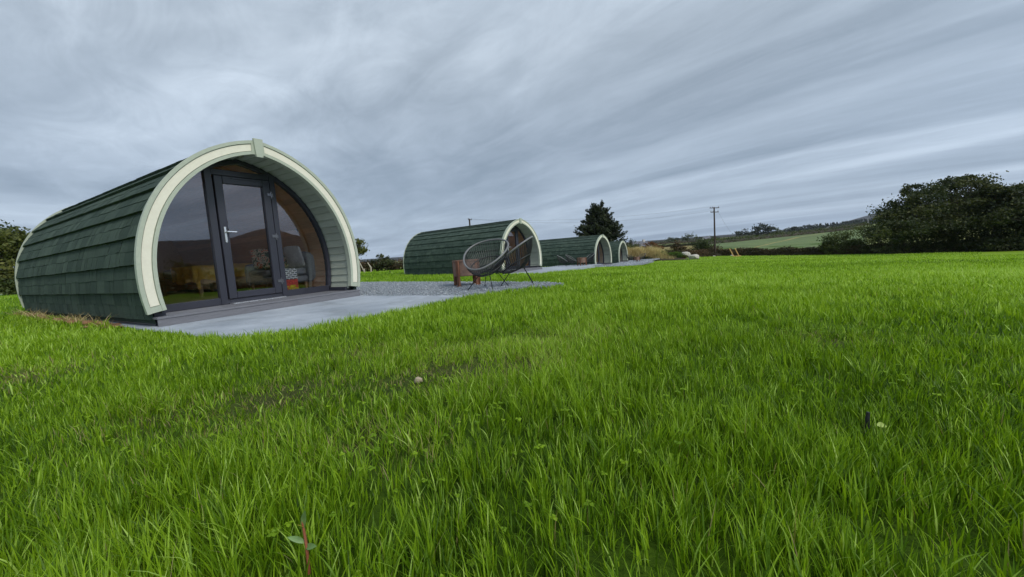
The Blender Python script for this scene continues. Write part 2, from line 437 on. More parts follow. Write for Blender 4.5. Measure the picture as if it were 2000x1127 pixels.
m, nb, p, o = new_mat('grassy_ground')
at = nb.n('ShaderNodeAttribute', attribute_name='cover').outputs['Color']
pos = nb.n('ShaderNodeNewGeometry').outputs['Position']
nf = nb.noise(pos, 0.9, 9, 0.72); nc = nb.noise(pos, 0.12, 6, 0.6); nfine = nb.noise(pos, 14.0, 6, 0.7)
c = nb.mix(nb.ramp(nf, [(0.3, 0.55), (0.7, 0.0)]), at, (0.35, 0.40, 0.4), 'MULTIPLY')
c = nb.mix(nb.ramp(nc, [(0.42, 0.0), (0.7, 0.5)]), c, (1.5, 1.15, 0.9), 'MULTIPLY')
c = nb.mix(nb.ramp(nfine, [(0.35, 0.5), (0.6, 0.0)]), c, (0.45, 0.5, 0.45), 'MULTIPLY')
nb.link(c, p.inputs['Base Color']); p.inputs['Roughness'].default_value = 0.9; p.inputs['Specular IOR Level'].default_value = 0.1
bn = nb.n('ShaderNodeBump', ins={'Strength': 0.8, 'Distance': 0.10, 'Height': nf}); nb.link(bn.outputs[0], p.inputs['Normal'])
M_ground = m
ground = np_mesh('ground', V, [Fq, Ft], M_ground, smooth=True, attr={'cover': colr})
tag(ground, kind='structure')

# ------------------------------------------------------------------ slabs and gravel
def slab(name, P, z, th, mat, round_edge=0.0):
    n = len(P); V = [(x, y, z) for x, y in P]+[(x, y, z-th) for x, y in P]
    F = [tuple(range(n)), tuple(range(2*n-1, n-1, -1))]+[(i, i+n, (i+1) % n+n, (i+1) % n) for i in range(n)]
    return np_mesh(name, V, F, mat)
m, nb, p, o = new_mat('brushed_concrete')
tcw = nb.n('ShaderNodeNewGeometry').outputs['Position']
mp = nb.n('ShaderNodeMapping', ins={'Vector': tcw, 'Rotation': (0, 0, 0.54), 'Scale': (1, 14, 1)}).outputs[0]
n1 = nb.noise(tcw, 1.1, 7, 0.65); n2 = nb.noise(mp, 6, 6, 0.7); n3 = nb.noise(tcw, 40, 4, 0.6)
c = nb.ramp(n1, [(0.3, (0.21, 0.24, 0.275)), (0.5, (0.33, 0.36, 0.40)), (0.72, (0.43, 0.46, 0.50))])
c = nb.mix(nb.ramp(n2, [(0.45, 0.0), (0.7, 0.35)]), c, (0.22, 0.24, 0.27))
c = nb.mix(nb.ramp(n3, [(0.5, 0.0), (0.75, 0.25)]), c, (0.50, 0.52, 0.55))
nb.link(c, p.inputs['Base Color']); nb.link(nb.ramp(n1, [(0.3, 0.55), (0.7, 0.85)]), p.inputs['Roughness'])
nb.link(nb.n('ShaderNodeBump', ins={'Strength': 0.5, 'Distance': 0.004, 'Height': n2}).outputs[0], p.inputs['Normal'])
M_conc = m
st_ = nb.ramp(nb.noise(tcw, 0.55, 8, 0.75, 1.5), [(0.50, 0.0), (0.60, 0.55), (0.75, 0.2)])
c2 = nb.mix(st_, c, (0.20, 0.215, 0.225)); sp_ = nb.ramp(nb.noise(tcw, 9.0, 4, 0.8), [(0.66, 0.0), (0.70, 0.7)])
nb.link(nb.mix(sp_, c2, (0.15, 0.14, 0.11)), p.inputs['Base Color'])
for i in pad_polys:
    tag(slab('concrete_pad', pad_polys[i], PADZ[i], 0.12, M_conc), kind='structure')

m, nb, p, o = new_mat('gravel_bed')
g = nb.n('ShaderNodeNewGeometry').outputs['Position']
vo = nb.n('ShaderNodeTexVoronoi', ins={'Vector': g, 'Scale': 60.0})
c = nb.mix(nb.ramp(vo.outputs['Distance'], [(0.2, 0.0), (0.7, 0.85)]), nb.mix(0.75, vo.outputs['Color'], (0.27, 0.30, 0.33)), (0.15, 0.17, 0.19))
nb.link(c, p.inputs['Base Color']); p.inputs['Roughness'].default_value = 0.85
nb.link(nb.n('ShaderNodeBump', ins={'Strength': 1, 'Distance': 0.02, 'Height': vo.outputs['Distance']}).outputs[0], p.inputs['Normal'])
M_bed = m
M_stone = mat_attr_foliage('gravel_stone', [(0, (0.20, 0.22, 0.24)), (0.5, (0.32, 0.35, 0.38)), (0.93, (0.37, 0.40, 0.43)), (1, (0.62, 0.63, 0.63))], 0.8, 0.0)
for i, (P, z) in gravel_polys.items():
    tag(slab('gravel_bed', P, z, 0.10, M_bed), kind='structure')
def stones(P, z, n, rmin, rmax, seed, name='gravel'):
    r = np.random.default_rng(seed); x0 = min(p[0] for p in P); x1 = max(p[0] for p in P); y0 = min(p[1] for p in P); y1 = max(p[1] for p in P)
    x = r.uniform(x0, x1, n*3); y = r.uniform(y0, y1, n*3); k = in_poly(x, y, P); x = x[k][:n]; y = y[k][:n]; n = len(x)
    base = np.array([(1,0,0),(-1,0,0),(0,1,0),(0,-1,0),(0,0,1),(0,0,-1)], float)
    F = np.array([(0,2,4),(2,1,4),(1,3,4),(3,0,4),(2,0,5),(1,2,5),(3,1,5),(0,3,5)])
    s = r.uniform(rmin, rmax, n); q = base[None]*s[:, None, None]*r.uniform(0.6, 1.3, (n, 6, 1)); q[..., 2] *= 0.65
    a = r.uniform(0, 2*PI, n); ca, sa = np.cos(a)[:, None], np.sin(a)[:, None]
    qx = q[..., 0]*ca-q[..., 1]*sa; qy = q[..., 0]*sa+q[..., 1]*ca
    V = np.stack([qx+x[:, None], qy+y[:, None], q[..., 2]+z+0.006+r.uniform(0, .012, n)[:, None]], -1).reshape(-1, 3)
    FF = (F[None]+np.arange(n)[:, None, None]*6).reshape(-1, 3)
    o = np_mesh(name, V, FF, M_stone, attr={'hue': np.repeat(r.random(n)**1.3, 6)})
    return tag(o, 'loose blue-grey gravel chippings spread beside the concrete pads', 'gravel', kind='stuff')
stones(gravel_polys[0][0], gravel_polys[0][1], 24000, 0.007, 0.017, 3)
stones(gravel_polys[2][0], gravel_polys[2][1], 3000, 0.02, 0.05, 4)
stones(gravel_polys[4][0], gravel_polys[4][1], 2500, 0.02, 0.05, 6)
stones(gravel_polys[3][0], gravel_polys[3][1], 2500, 0.025, 0.06, 5)

# ------------------------------------------------------------------ camping pods
PROF = [(1.553, 0.0), (1.576, 0.149), (1.59, 0.295), (1.594, 0.438), (1.591, 0.577), (1.579, 0.714), (1.559, 0.847), (1.531, 0.976), (1.496, 1.103), (1.453, 1.225), (1.403, 1.344), (1.345, 1.458), (1.28, 1.568), (1.208, 1.673), (1.128, 1.772), (1.042, 1.866), (0.949, 1.954), (0.849, 2.036), (0.744, 2.111), (0.632, 2.178), (0.515, 2.237), (0.393, 2.289), (0.266, 2.332), (0.135, 2.366), (0.0, 2.391)]
_pf = np.array([(1.518, -0.165), (1.536, -0.08)]+PROF)
_ps = np.r_[0, np.cumsum(np.hypot(*np.diff(_pf, axis=0).T))]; _ps -= _ps[2]
S_TOP = float(_ps[-1]); S_MIN = float(_ps[0])
_du = np.gradient(_pf[:, 0], _ps); _dv = np.gradient(_pf[:, 1], _ps)
_du[-1] = _du[-2]*1.02; _dv[-1] = _dv[-2]*0.9
def P(s, off=0.0, side=1):
    """point on the pod's cross-section: arc length s from the foot, off inward, side +1 right / -1 left"""
    u = np.interp(s, _ps, _pf[:, 0]); v = np.interp(s, _ps, _pf[:, 1])
    du = np.interp(s, _ps, _du); dv = np.interp(s, _ps, _dv); L = np.hypot(du, dv)
    uu = u - dv/L*off; vv = v + du/L*off
    uu = np.maximum(uu, 0.0)
    return side*uu, vv
def s_apex(off):
    ss = np.linspace(S_TOP-0.5, S_TOP, 200); u = P(ss, off)[0]; i = np.argmax(u <= 1e-4)
    return float(ss[i]) if (u <= 1e-4).any() else S_TOP

def arc_band(mb, s0, s1, off0, off1, w0, w1, sides=(1, -1), n=40):
    """solid band following the arch: arc s0..s1, offsets off0(outer)..off1(inner), depth w0..w1"""
    for sd_ in sides:
        e0 = min(s1, s_apex(off0)); e1 = min(s1, s_apex(off1))
        a = np.linspace(s0, e0, n); a2 = np.linspace(s0, e1, n)
        uo, vo = P(a, off0, sd_); ui, vi = P(a2, off1, sd_)
        V = []
        for k in range(n):
            V += [(uo[k], w0, vo[k]), (ui[k], w0, vi[k]), (ui[k], w1, vi[k]), (uo[k], w1, vo[k])]
        F = []
        for k in range(n-1):
            for j in range(4):
                F.append((4*k+j, 4*k+(j+1) % 4, 4*k+4+(j+1) % 4, 4*k+4+j))
        F.append((0, 1, 2, 3)); F.append((4*n-4, 4*n-3, 4*n-2, 4*n-1))
        mb.add(V, F)
    return mb

# --- materials
def wood_mat(name, stops, grain=(3, 3, 40), scale=4.0, rough=0.55, attr=None):
    m, nb, p, o = new_mat(name)
    tc = nb.n('ShaderNodeTexCoord').outputs['Object']
    mp = nb.n('ShaderNodeMapping', ins={'Vector': tc, 'Scale': grain}).outputs[0]
    n1 = nb.noise(mp, scale, 7, 0.65, 0.6); c = nb.ramp(n1, stops)
    if attr:
        a = nb.n('ShaderNodeAttribute', attribute_name=attr).outputs['Fac']
        c = nb.mix(0.6, c, nb.ramp(a, [(0, (0.75,)*3), (1, (1.15,)*3)]), 'MULTIPLY')
    nb.link(c, p.inputs['Base Color']); p.inputs['Roughness'].default_value = rough
    nb.link(nb.n('ShaderNodeBump', ins={'Strength': 0.4, 'Distance': 0.003, 'Height': n1}).outputs[0], p.inputs['Normal'])
    return m
def shingle_mat(name, lo, hi):
    m, nb, p, o = new_mat(name)
    a = nb.n('ShaderNodeAttribute', attribute_name='hue').outputs['Fac']
    g = nb.n('ShaderNodeTexCoord').outputs['Object']
    n1 = nb.noise(g, 160, 3, 0.8); n2 = nb.noise(g, 1.2, 6, 0.7)
    mp = nb.n('ShaderNodeMapping', ins={'Vector': g, 'Scale': (1.0, 9.0, 1.0)}).outputs[0]
    n3 = nb.noise(mp, 2.2, 6, 0.7)
    c = nb.ramp(a, [(0, lo), (1, hi)])
    c = nb.mix(nb.ramp(n1, [(0.35, 0.75), (0.62, 0.0)]), c, (0.45, 0.45, 0.45), 'MULTIPLY')
    c = nb.mix(nb.ramp(n2, [(0.4, 0.0), (0.75, 0.5)]), c, (1.5, 1.35, 1.25), 'MULTIPLY')
    c = nb.mix(nb.ramp(n3, [(0.45, 0.0), (0.7, 0.55)]), c, (0.6, 0.62, 0.62), 'MULTIPLY')
    nb.link(c, p.inputs['Base Color']); p.inputs['Roughness'].default_value = 0.93; p.inputs['Specular IOR Level'].default_value = 0.2
    nb.link(nb.n('ShaderNodeBump', ins={'Strength': 0.7, 'Distance': 0.006, 'Height': n1}).outputs[0], p.inputs['Normal'])
    return m
M_shingle = shingle_mat('green_shingle', (0.038, 0.062, 0.049), (0.074, 0.108, 0.085))
M_sage = wood_mat('sage_paint', [(0.3, (0.36, 0.40, 0.315)), (0.7, (0.42, 0.455, 0.36))], (3, 3, 3), 5.0, 0.5)
M_sage_board = wood_mat('sage_board', [(0.3, (0.31, 0.34, 0.285)), (0.7, (0.38, 0.415, 0.345))], (10, 1.2, 10), 5.0, 0.55, 'hue')
M_cream = wood_mat('cream_paint', [(0.3, (0.70, 0.665, 0.54)), (0.7, (0.77, 0.735, 0.60))], (3, 3, 3), 5.0, 0.5)
M_anth = mat_simple('anthracite_frame', (0.030, 0.031, 0.044), 0.38, 0, 0.08, 3, spec=0.5)
M_pine = wood_mat('pine_board', [(0.25, (0.55, 0.27, 0.11)), (0.55, (0.74, 0.40, 0.18)), (0.8, (0.84, 0.53, 0.28))], (14, 0.9, 14), 4.0, 0.45, 'hue')
M_floorwood = wood_mat('floor_board', [(0.3, (0.42, 0.34, 0.26)), (0.7, (0.55, 0.46, 0.36))], (12, 1, 12), 3.0, 0.35)
M_deck = wood_mat('grey_composite', [(0.3, (0.115, 0.115, 0.13)), (0.7, (0.17, 0.17, 0.185))], (1, 30, 10), 5.0, 0.6)
M_steel = mat_simple('brushed_steel', (0.78, 0.78, 0.80), 0.28, 0.85, 0.04, 20)
M_hinge = mat_simple('dark_metal', (0.16, 0.16, 0.18), 0.3, 0.7, 0.05, 20)
M_black = mat_simple('black_rubber', (0.012, 0.012, 0.014), 0.6, 0, 0.1, 10)

m, nb, p, o = new_mat('window_glass')
fr = nb.n('ShaderNodeFresnel', ins={'IOR': 1.52}).outputs[0]
fac = nb.math('MULTIPLY_ADD', fr, 2.1, 0.05, clamp=True)
gl = nb.n('ShaderNodeBsdfGlossy', ins={'Color': (0.92, 0.94, 1.0, 1), 'Roughness': 0.0})
tr = nb.n('ShaderNodeBsdfTransparent', ins={'Color': (0.98, 0.99, 0.98, 1)})
wv = nb.noise(nb.n('ShaderNodeTexCoord').outputs['Object'], 0.8, 2, 0.5)
nb.link(nb.n('ShaderNodeBump', ins={'Strength': 0.25, 'Distance': 0.012, 'Height': wv}).outputs[0], gl.inputs['Normal'])
mx = nb.n('ShaderNodeMixShader', ins={0: fac, 1: tr.outputs[0], 2: gl.outputs[0]})
nb.link(mx.outputs[0], o.inputs[0]); M_glass = m

COURSES = [-0.075, 0.278, 0.63, 0.985, 1.33, 1.68, 2.03, 2.38, 2.73, 3.04]
def make_roof(L, parent, seed, r2=True):
    r = np.random.default_rng(seed); V = []; F = []; H = []
    def strip(s0, s1, o0, o1, w0, w1, side, hue, under, n=4):
        """one shingle: surface from (s0,o0) up to (s1,o1), butt edge down to 'under'"""
        a = np.linspace(s0, s1, n); oo = np.linspace(o0, o1, n); u, v = P(a, oo, side); b0 = len(V)
        for k in range(n): V.extend([(u[k], w0, v[k]), (u[k], w1, v[k])])
        uu, vv = P(s0+0.004, under, side); V.extend([(uu, w0, vv), (uu, w1, vv)])
        ut, vt = P(s1, under, side); V.extend([(ut, w0, vt), (ut, w1, vt)])
        for k in range(n-1): F.append((b0+2*k, b0+2*k+1, b0+2*k+3, b0+2*k+2))
        e = b0+2*n
        F.append((b0, b0+1, e+1, e))
        F.append((b0, e, e+2, b0+2*n-2)); F.append((b0+1, e+1, e+3, b0+2*n-1))
        H.extend([hue]*(2*n+4))
    s_top = s_apex(0.02)
    for side in (-1, 1):
        for i in range(len(COURSES)-1):
            s0, s1 = COURSES[i], COURSES[i+1]; mid = (s0+s1)/2+r.uniform(-.01, .01)
            s1x = min(s1+0.02, s_top)
            for (a0, a1, oa, ob) in ((s0, mid+0.01, 0.006, 0.028), (mid, s1x, 0.0245, 0.045)):
                w = 0.03+r.uniform(-.2, 0)
                while w < L:
                    wd = r.choice([0.14, 0.2, 0.26, 0.33])*r.uniform(.85, 1.15)
                    w0 = max(w, 0.03); w1 = min(w+wd-0.011, L)
                    if w1 > w0+0.01:
                        lift = r.uniform(0, 0.006); jig = r.uniform(-.010, .008) if a0 != s0 else r.uniform(-.004, .004)
                        strip(a0+jig, a1, oa-lift, ob, w0, w1, side, r.random()*0.75+0.25*r.random(), 0.052, 4)
                    w += wd
        # continuous felt below the shingles and a ridge cap
        u, v = P(np.linspace(S_MIN+0.02, s_apex(0.052), 40), 0.052, side); b0 = len(V)
        for k in range(40): V.extend([(u[k], 0.03, v[k]), (u[k], L, v[k])])
        H.extend([0.1]*80)
        for k in range(39): F.append((b0+2*k, b0+2*k+1, b0+2*k+3, b0+2*k+2))
    w = 0.03
    while w < L:
        w1 = min(w+0.24, L); b0 = len(V)
        u, v = P(np.array([COURSES[-1]-0.06, COURSES[-1]+0.07]), 0.006)
        pts = [(-u[0], v[0]), (-u[1], v[1]), (0, 2.388), (u[1], v[1]), (u[0], v[0])]
        for (x, z) in pts: V.extend([(x, w, z+.004), (x, w1-.005, z)])
        for k in range(4): F.append((b0+2*k, b0+2*k+1, b0+2*k+3, b0+2*k+2))
        H.extend([r.random()]*10); w = w1
    return np_mesh('roof', V, F, M_shingle, parent, attr={'hue': np.array(H)})

def boards(name, off, w0, w1, width, mat, parent, s_lo, lap=0.010, seed=1, bevel=0.006):
    r = np.random.default_rng(seed); V = []; F = []; H = []
    top = s_apex(off+lap)
    for side in (-1, 1):
        s = s_lo
        while s < top-0.01:
            e = min(s+width, top); b0 = len(V)
            prof = [(s, off+lap*1.6), (s+bevel, off+lap), (e-bevel, off), (e, off+lap*0.7)]
            for (ss, of) in prof:
                u, v = P(ss, of, side); V.extend([(u, w0, v), (u, w1, v)])
            for k in range(3): F.append((b0+2*k, b0+2*k+1, b0+2*k+3, b0+2*k+2))
            H.extend([r.random()]*8); s = e
    return np_mesh(name, V, F, mat, parent, attr={'hue': np.array(H)})

def inside_u(v, off):
    """half width of the opening at height v"""
    s = np.linspace(0, s_apex(off), 400); u, vv = P(s, off); i = np.argsort(vv); return float(np.interp(v, vv[i], u[i]))

def make_pod(idx, label):
    loc, yaw, L = PODS[idx]
    root = empty('camping_pod', loc, yaw)
    tag(root, label, 'camping pod', 'arched camping pods in a row')
    make_roof(L, root, 5)
    # rear gable: pale edge trim and wall
    arc_band(MB(), 0.0, S_TOP, -0.005, 0.07, L, L+0.035).build('rear_trim', M_sage, root)
    s = np.linspace(S_MIN, s_apex(0.08), 30); u, v = P(s, 0.08)
    pts = [(x, z) for x, z in zip(u, v)]+[(-x, z) for x, z in list(zip(u, v))[::-1][1:]]
    n = len(pts); V = [(x, L-0.06, z) for x, z in pts]+[(x, L, z) for x, z in pts]
    F = [tuple(range(n)), tuple(range(2*n-1, n-1, -1))]+[(i, (i+1) % n, (i+1) % n+n, i+n) for i in range(n)]
    np_mesh('rear_wall', V, F, M_sage_board, root, attr={'hue': np.full(2*n, .5)})
    # front fascia
    fb = arc_band(MB(), 0.0, S_TOP, 0.0, 0.186, -0.02, 0.05, n=60)
    fb.build('fascia', M_sage, root)
    ot = MB(); arc_band(ot, 0.0, S_TOP, -0.010, 0.036, -0.048, -0.021, n=60); ot.build('outer_trim', M_sage, root)
    it = MB(); arc_band(it, 0.0, S_TOP, 0.146, 0.188, -0.045, -0.021, n=60); it.build('inner_trim', M_sage, root)
    for sd_ in (-1, 1):
        cp = MB(); arc_band(cp, 0.085, S_TOP-0.10, 0.044, 0.138, -0.034, -0.021, sides=(sd_,), n=60); cp.build('cream_panel', M_cream, root)
        en = MB(); arc_band(en, 0.002, 0.078, 0.038, 0.144, -0.043, -0.021, sides=(sd_,), n=4); en.build('foot_block', M_sage, root)
    k = MB()
    zt, zb = 2.391+0.024, 2.391-0.245
    V = [(-.066,-.085,zt),(.066,-.085,zt),(.048,-.085,zb),(-.048,-.085,zb),(-.066,-.0485,zt),(.066,-.0485,zt),(.048,-.0485,zb),(-.048,-.0485,zb)]
    k.add(V, [(0,1,2,3),(4,7,6,5),(0,4,5,1),(1,5,6,2),(2,6,7,3),(3,7,4,0)])
    k.box((-.09, -.0485, zt-.23), (.09, -.0215, zt-.035)); k.build('keystone', M_sage, root)
    # porch lining, clapboards running front to back
    boards('porch_lining', 0.150, 0.05, 0.60, 0.142, M_sage_board, root, -0.04, 0.012, 3)
    # deck step in front
    dk = MB(); dk.box((-1.50, -0.12, -0.072), (1.50, 0.235, -0.047), .004); dk.box((-1.50, 0.242, -0.072), (1.50, 0.60, -0.047), .004)
    st = dk.build('step', M_deck, root)
    rs = MB(); rs.box((-1.495, -0.112, -0.164), (1.495, -0.088, -0.0735), .002); rs.build('riser', M_deck, st)
    # plinth under the walls
    pm = MB()
    for sd_ in (-1, 1): pm.box((sd_*1.40-0.06, 0.1, -0.164), (sd_*1.40+0.06, L, 0.02))
    pm.build('plinth', M_anth, root)
    # glazed front wall
    fr_ = MB(); arc_band(fr_, 0.0, S_TOP, 0.172, 0.232, 0.575, 0.655, n=50)
    for a, b_ in ((-inside_u(.03, .235)-.02, -.497), (.497, inside_u(.03, .235)+.02), (-.405, .445)):
        fr_.box((a, .577, -.045), (b_, .653, .028 if abs(a) < .45 else .062), .004)
    frame = fr_.build('window_frame', M_anth, root)
    def post(x0, x1):
        q = MB(); zt0 = min(P(np.array([0]), 0)[1][0]+9, 9)
        h0 = np.interp(abs(x0), *_top_curve(0.20)); h1 = np.interp(abs(x1), *_top_curve(0.20))
        V = [(x0,.565,-.045),(x1,.565,-.045),(x1,.565,h1),(x0,.565,h0),(x0,.66,-.045),(x1,.66,-.045),(x1,.66,h1),(x0,.66,h0)]
        q.add(V, [(0,1,2,3),(4,7,6,5),(0,4,5,1),(1,5,6,2),(2,6,7,3),(3,7,4,0)])
        q.build('post', M_anth, frame)
    post(-.497, -.408); post(.448, .53)
    tb = MB(); tb.box((-.405, .572, 1.945), (.445, .65, 2.035), .004); tb.build('transom_bar', M_anth, frame)
    # window panes
    def pane(x0, x1, z0, off=0.225, w=0.615):
        hu, hv = _top_curve(off)
        if x0*x1 > 0:
            sg = 1 if x0 > 0 else -1; xi = min(abs(x0), abs(x1))
            s = np.linspace(0, s_apex(off), 300); u, v = P(s, off); m_ = (u > xi) & (v > z0); u = u[m_][::6]; v = v[m_][::6]
            pts = [(xi, z0)]+[(inside_u(z0, off), z0)]+list(zip(u, v))+[(xi, float(np.interp(xi, hu, hv)))]
            pts = [(sg*a, c) for a, c in pts]
        else:
            xs = np.linspace(x0, x1, 16); pts = [(x1, z0), (x0, z0)]+[(x, float(np.interp(abs(x), hu, hv))) for x in xs]
        return np_mesh('pane', [(a, w, c) for a, c in pts], [tuple(range(len(pts)))], M_glass, frame)
    pane(-9, -.497, 0.06); pane(.53, 9, 0.06); pane(-.405, .445, 2.03)
    # door
    door = empty('door', (0, 0, 0)); door.parent = root
    lf = MB()
    lf.box((-.388, .548, .034), (-.275, .632, 1.937), .006); lf.box((.318, .548, .034), (.432, .632, 1.937), .006)
    lf.box((-.273, .549, .034), (.316, .631, .135), .006); lf.box((-.273, .549, 1.825), (.316, .631, 1.937), .006)
    lf.box((-.15, .538, 1.90), (.20, .5475, 1.918), .002)   # trickle vent
    leaf = lf.build('door_frame', M_anth, door)
    np_mesh('door_pane', [(-.275, .592, .133), (.318, .592, .133), (.318, .592, 1.827), (-.275, .592, 1.827)], [(0, 1, 2, 3)], M_glass, door)
    hd = MB(); hd.box((-.345, .534, .91), (-.312, .5475, 1.155), .004)
    hd.tube([(-.328, .535, 1.075), (-.328, .49, 1.075), (-.318, .482, 1.075), (-.195, .482, 1.07)], .0105, 8); hd.tube([(-.328, .536, .955), (-.328, .526, .955)], .010, 8)
    hd.build('handle', M_steel, door, smooth=False)
    for z in (1.70, 1.0, .235):
        h = MB(); h.tube([(.437, .545, z-.055), (.437, .545, z+.055)], .014, 10); h.box((.37, .535, z-.02), (.437, .5475, z+.03), .003); h.box((.44, .545, z-.03), (.475, .5645, z+.03), .003)
        h.build('hinge', M_hinge, door)
    th = MB(); th.box((-.39, .44, -.0465), (.44, .56, -.030), .004); th.build('threshold', M_steel, door)
    # interior shell
    boards('interior_lining', 0.232, 0.66, L-0.08, 0.118, M_pine, root, 0.0, 0.006, 9, 0.005)
    fl = MB(); fl.box((-1.38, .66, -.06), (1.38, L-.08, -.02)); fl.build('floor', M_floorwood, root)
    s = np.linspace(0, s_apex(0.235), 24); u, v = P(s, 0.235)
    pts = [(x, z) for x, z in zip(u, v)]+[(-x, z) for x, z in list(zip(u, v))[::-1][1:]]
    np_mesh('back_wall', [(x, L-.085, z) for x, z in pts], [tuple(range(len(pts)))], M_pine, root, attr={'hue': np.full(len(pts), .5)})
    # downlight in the porch soffit
    dl = MB(); dl.tube([(-.10, .30, 2.205), (-.10, .30, 2.225)], .045, 16); dl.build('downlight', M_steel, root)
    return root
def _top_curve(off):
    s = np.linspace(0.3, s_apex(off), 200); u, v = P(s, off); i = np.argsort(u); return u[i], v[i]

pod0 = make_pod(0, 'nearest and largest-looking green shingled pod, with its concrete pad in front of the glazed arch')
make_pod(1, 'second green shingled pod, behind the pair of black string chairs')
p2 = make_pod(2, 'third pod from the left, with the conifer rising right behind its roof')
p3 = copy_tree(p2); p3.location = PODS[3][0]; p3.rotation_euler = (0, 0, PODS[3][1])
tag(p3, 'farthest and smallest green pod, next to the bank of tan dry grass')

# wall fittings of the near pod
sw = MB(); sw.box((-.02, -.045, -.045), (.012, .045, .045), .003)
o1 = sw.build('wall_socket', M_hinge, pod0); o1.location = (1.325, 1.15, 0.40)
sw = MB(); sw.tube([(0, 0, 0), (-.06, 0, 0), (-.08, 0, .05)], [.03, .03, .035], 10)
o1 = sw.build('wall_lamp', M_hinge, pod0); o1.location = (1.30, 1.2, 1.16)
def podw(u, w, v, i=0):
    x, y = pod_xy(i, u, w); return (x, y, PODS[i][0][2]+v)
YW = PODS[0][1]

# ------------------------------------------------------------------ furniture seen through the glass
M_greyfab = mat_simple('grey_upholstery', (0.23, 0.25, 0.28), 0.9, 0, 0.15, 30, 0.002, 300)
M_yellow = mat_simple('mustard_blanket', (0.85, 0.55, 0.10), 0.95, 0, 0.15, 20, 0.003, 200)
M_sheet = mat_simple('pale_bedding', (0.62, 0.58, 0.50), 0.9, 0, 0.08, 5)
M_legwood = mat_simple('pale_leg_wood', (0.45, 0.28, 0.15), 0.5, 0, 0.1, 8)
def soft_box(lo, hi, bulge=0.03, n=6, amp=0.0, seed=0):
    """pillow-like box"""
    V = []; F = []; lo = np.array(lo); hi = np.array(hi); c = (lo+hi)/2; h = (hi-lo)/2
    mb = MB()
    for ax in range(3):
        for sg in (-1, 1):
            a, b_ = (ax+1) % 3, (ax+2) % 3; base = len(mb.v); pts = []
            for i in range(n+1):
                for j in range(n+1):
                    q = np.zeros(3); q[ax] = sg; q[a] = -1+2*i/n; q[b_] = -1+2*j/n
                    rr = np.abs(q)**6; k = rr.sum()**(1/6)
                    d = q/k
                    d = d*(1+0.0)
                    pts.append(tuple(c+d*h))
            mb.add(pts, [(i*(n+1)+j, (i+1)*(n+1)+j, (i+1)*(n+1)+j+1, i*(n+1)+j+1) for i in range(n) for j in range(n)])
    return mb
sofa = empty('sofa', podw(1.12, 1.8, -0.02), YW); tag(sofa, 'grey upholstered sofa against the pine wall inside the nearest pod', 'sofa')
soft_box((-.25, -.82, .17), (.14, .80, .32)).build('base', M_greyfab, sofa, True)
soft_box((-.25, -.80, .32), (.10, -.01, .46)).build('seat_cushion', M_greyfab, sofa, True)
soft_box((-.25, .01, .32), (.10, .80, .46)).build('seat_cushion', M_greyfab, sofa, True)
soft_box((.12, -.84, .15), (.26, .82, .78)).build('backrest', M_greyfab, sofa, True)
soft_box((-.24, .80, .15), (.14, .92, .60)).build('armrest', M_greyfab, sofa, True)
for x in (-.18, .08):
    for y in (-.72, .74):
        q = MB(); q.tube([(x, y, 0), (x, y, .18)], [.018, .028], 8); q.build('leg', M_legwood, sofa)
def cushion(loc, rot, mat, label, size=.42):
    q = soft_box((-.06, -size/2, -size/2), (.06, size/2, size/2))
    q.v = [(x*(1-0.75*max(abs(y), abs(z))/(size/2)*0.9), y*(1-.06*(1-(z/(size/2))**2)), z) for x, y, z in q.v]
    o = q.build('cushion', mat, None, True, loc); o.rotation_euler = rot
    return tag(o, label, 'cushion', 'cushions on the sofa')
m, nb, p, o = new_mat('flamingo_print')
g = nb.n('ShaderNodeTexCoord').outputs['Object']
c = nb.ramp(nb.noise(g, 9, 3, 0.6, 1.5), [(0.40, (0.05, 0.10, 0.06)), (0.46, (0.75, 0.66, 0.50)), (0.54, (0.75, 0.66, 0.50)), (0.56, (0.62, 0.10, 0.05)), (0.64, (0.75, 0.35, 0.22))], 'CONSTANT')
nb.link(c, p.inputs['Base Color']); p.inputs['Roughness'].default_value = 0.9; M_print = m
M_lgrey = mat_simple('silver_grey_velvet', (0.36, 0.37, 0.39), 0.8, 0, 0.2, 12)
cushion(podw(1.08, 1.18, .66), (0, -.25, YW+.25), M_lgrey, 'silver grey cushion at the front end of the sofa')
cushion(podw(1.06, 1.62, .68), (0, -.25, YW-.1), M_print, 'cream, red and green patterned cushion beside the silver grey one')
cushion(podw(1.10, 2.42, .68), (0, -.25, YW+.5), M_print, 'patterned cushion at the far end of the sofa, seen through the door')
bed = empty('bed', podw(.82, 4.3, -0.02), YW); tag(bed, 'low bed with pale bedding behind the glazed door of the nearest pod', 'bed')
q = MB(); q.box((-.55, -1.0, .26), (.5, 1.0, .38), .01); q.build('bed_base', M_legwood, bed)
soft_box((-.55, -1.0, .38), (.5, 1.0, .62)).build('mattress', M_sheet, bed, True)
for x in (-.5, .45):
    for y in (-.93, .93):
        q = MB(); q.box((x-.03, y-.03, 0), (x+.03, y+.03, .262)); q.build('leg', M_legwood, bed)
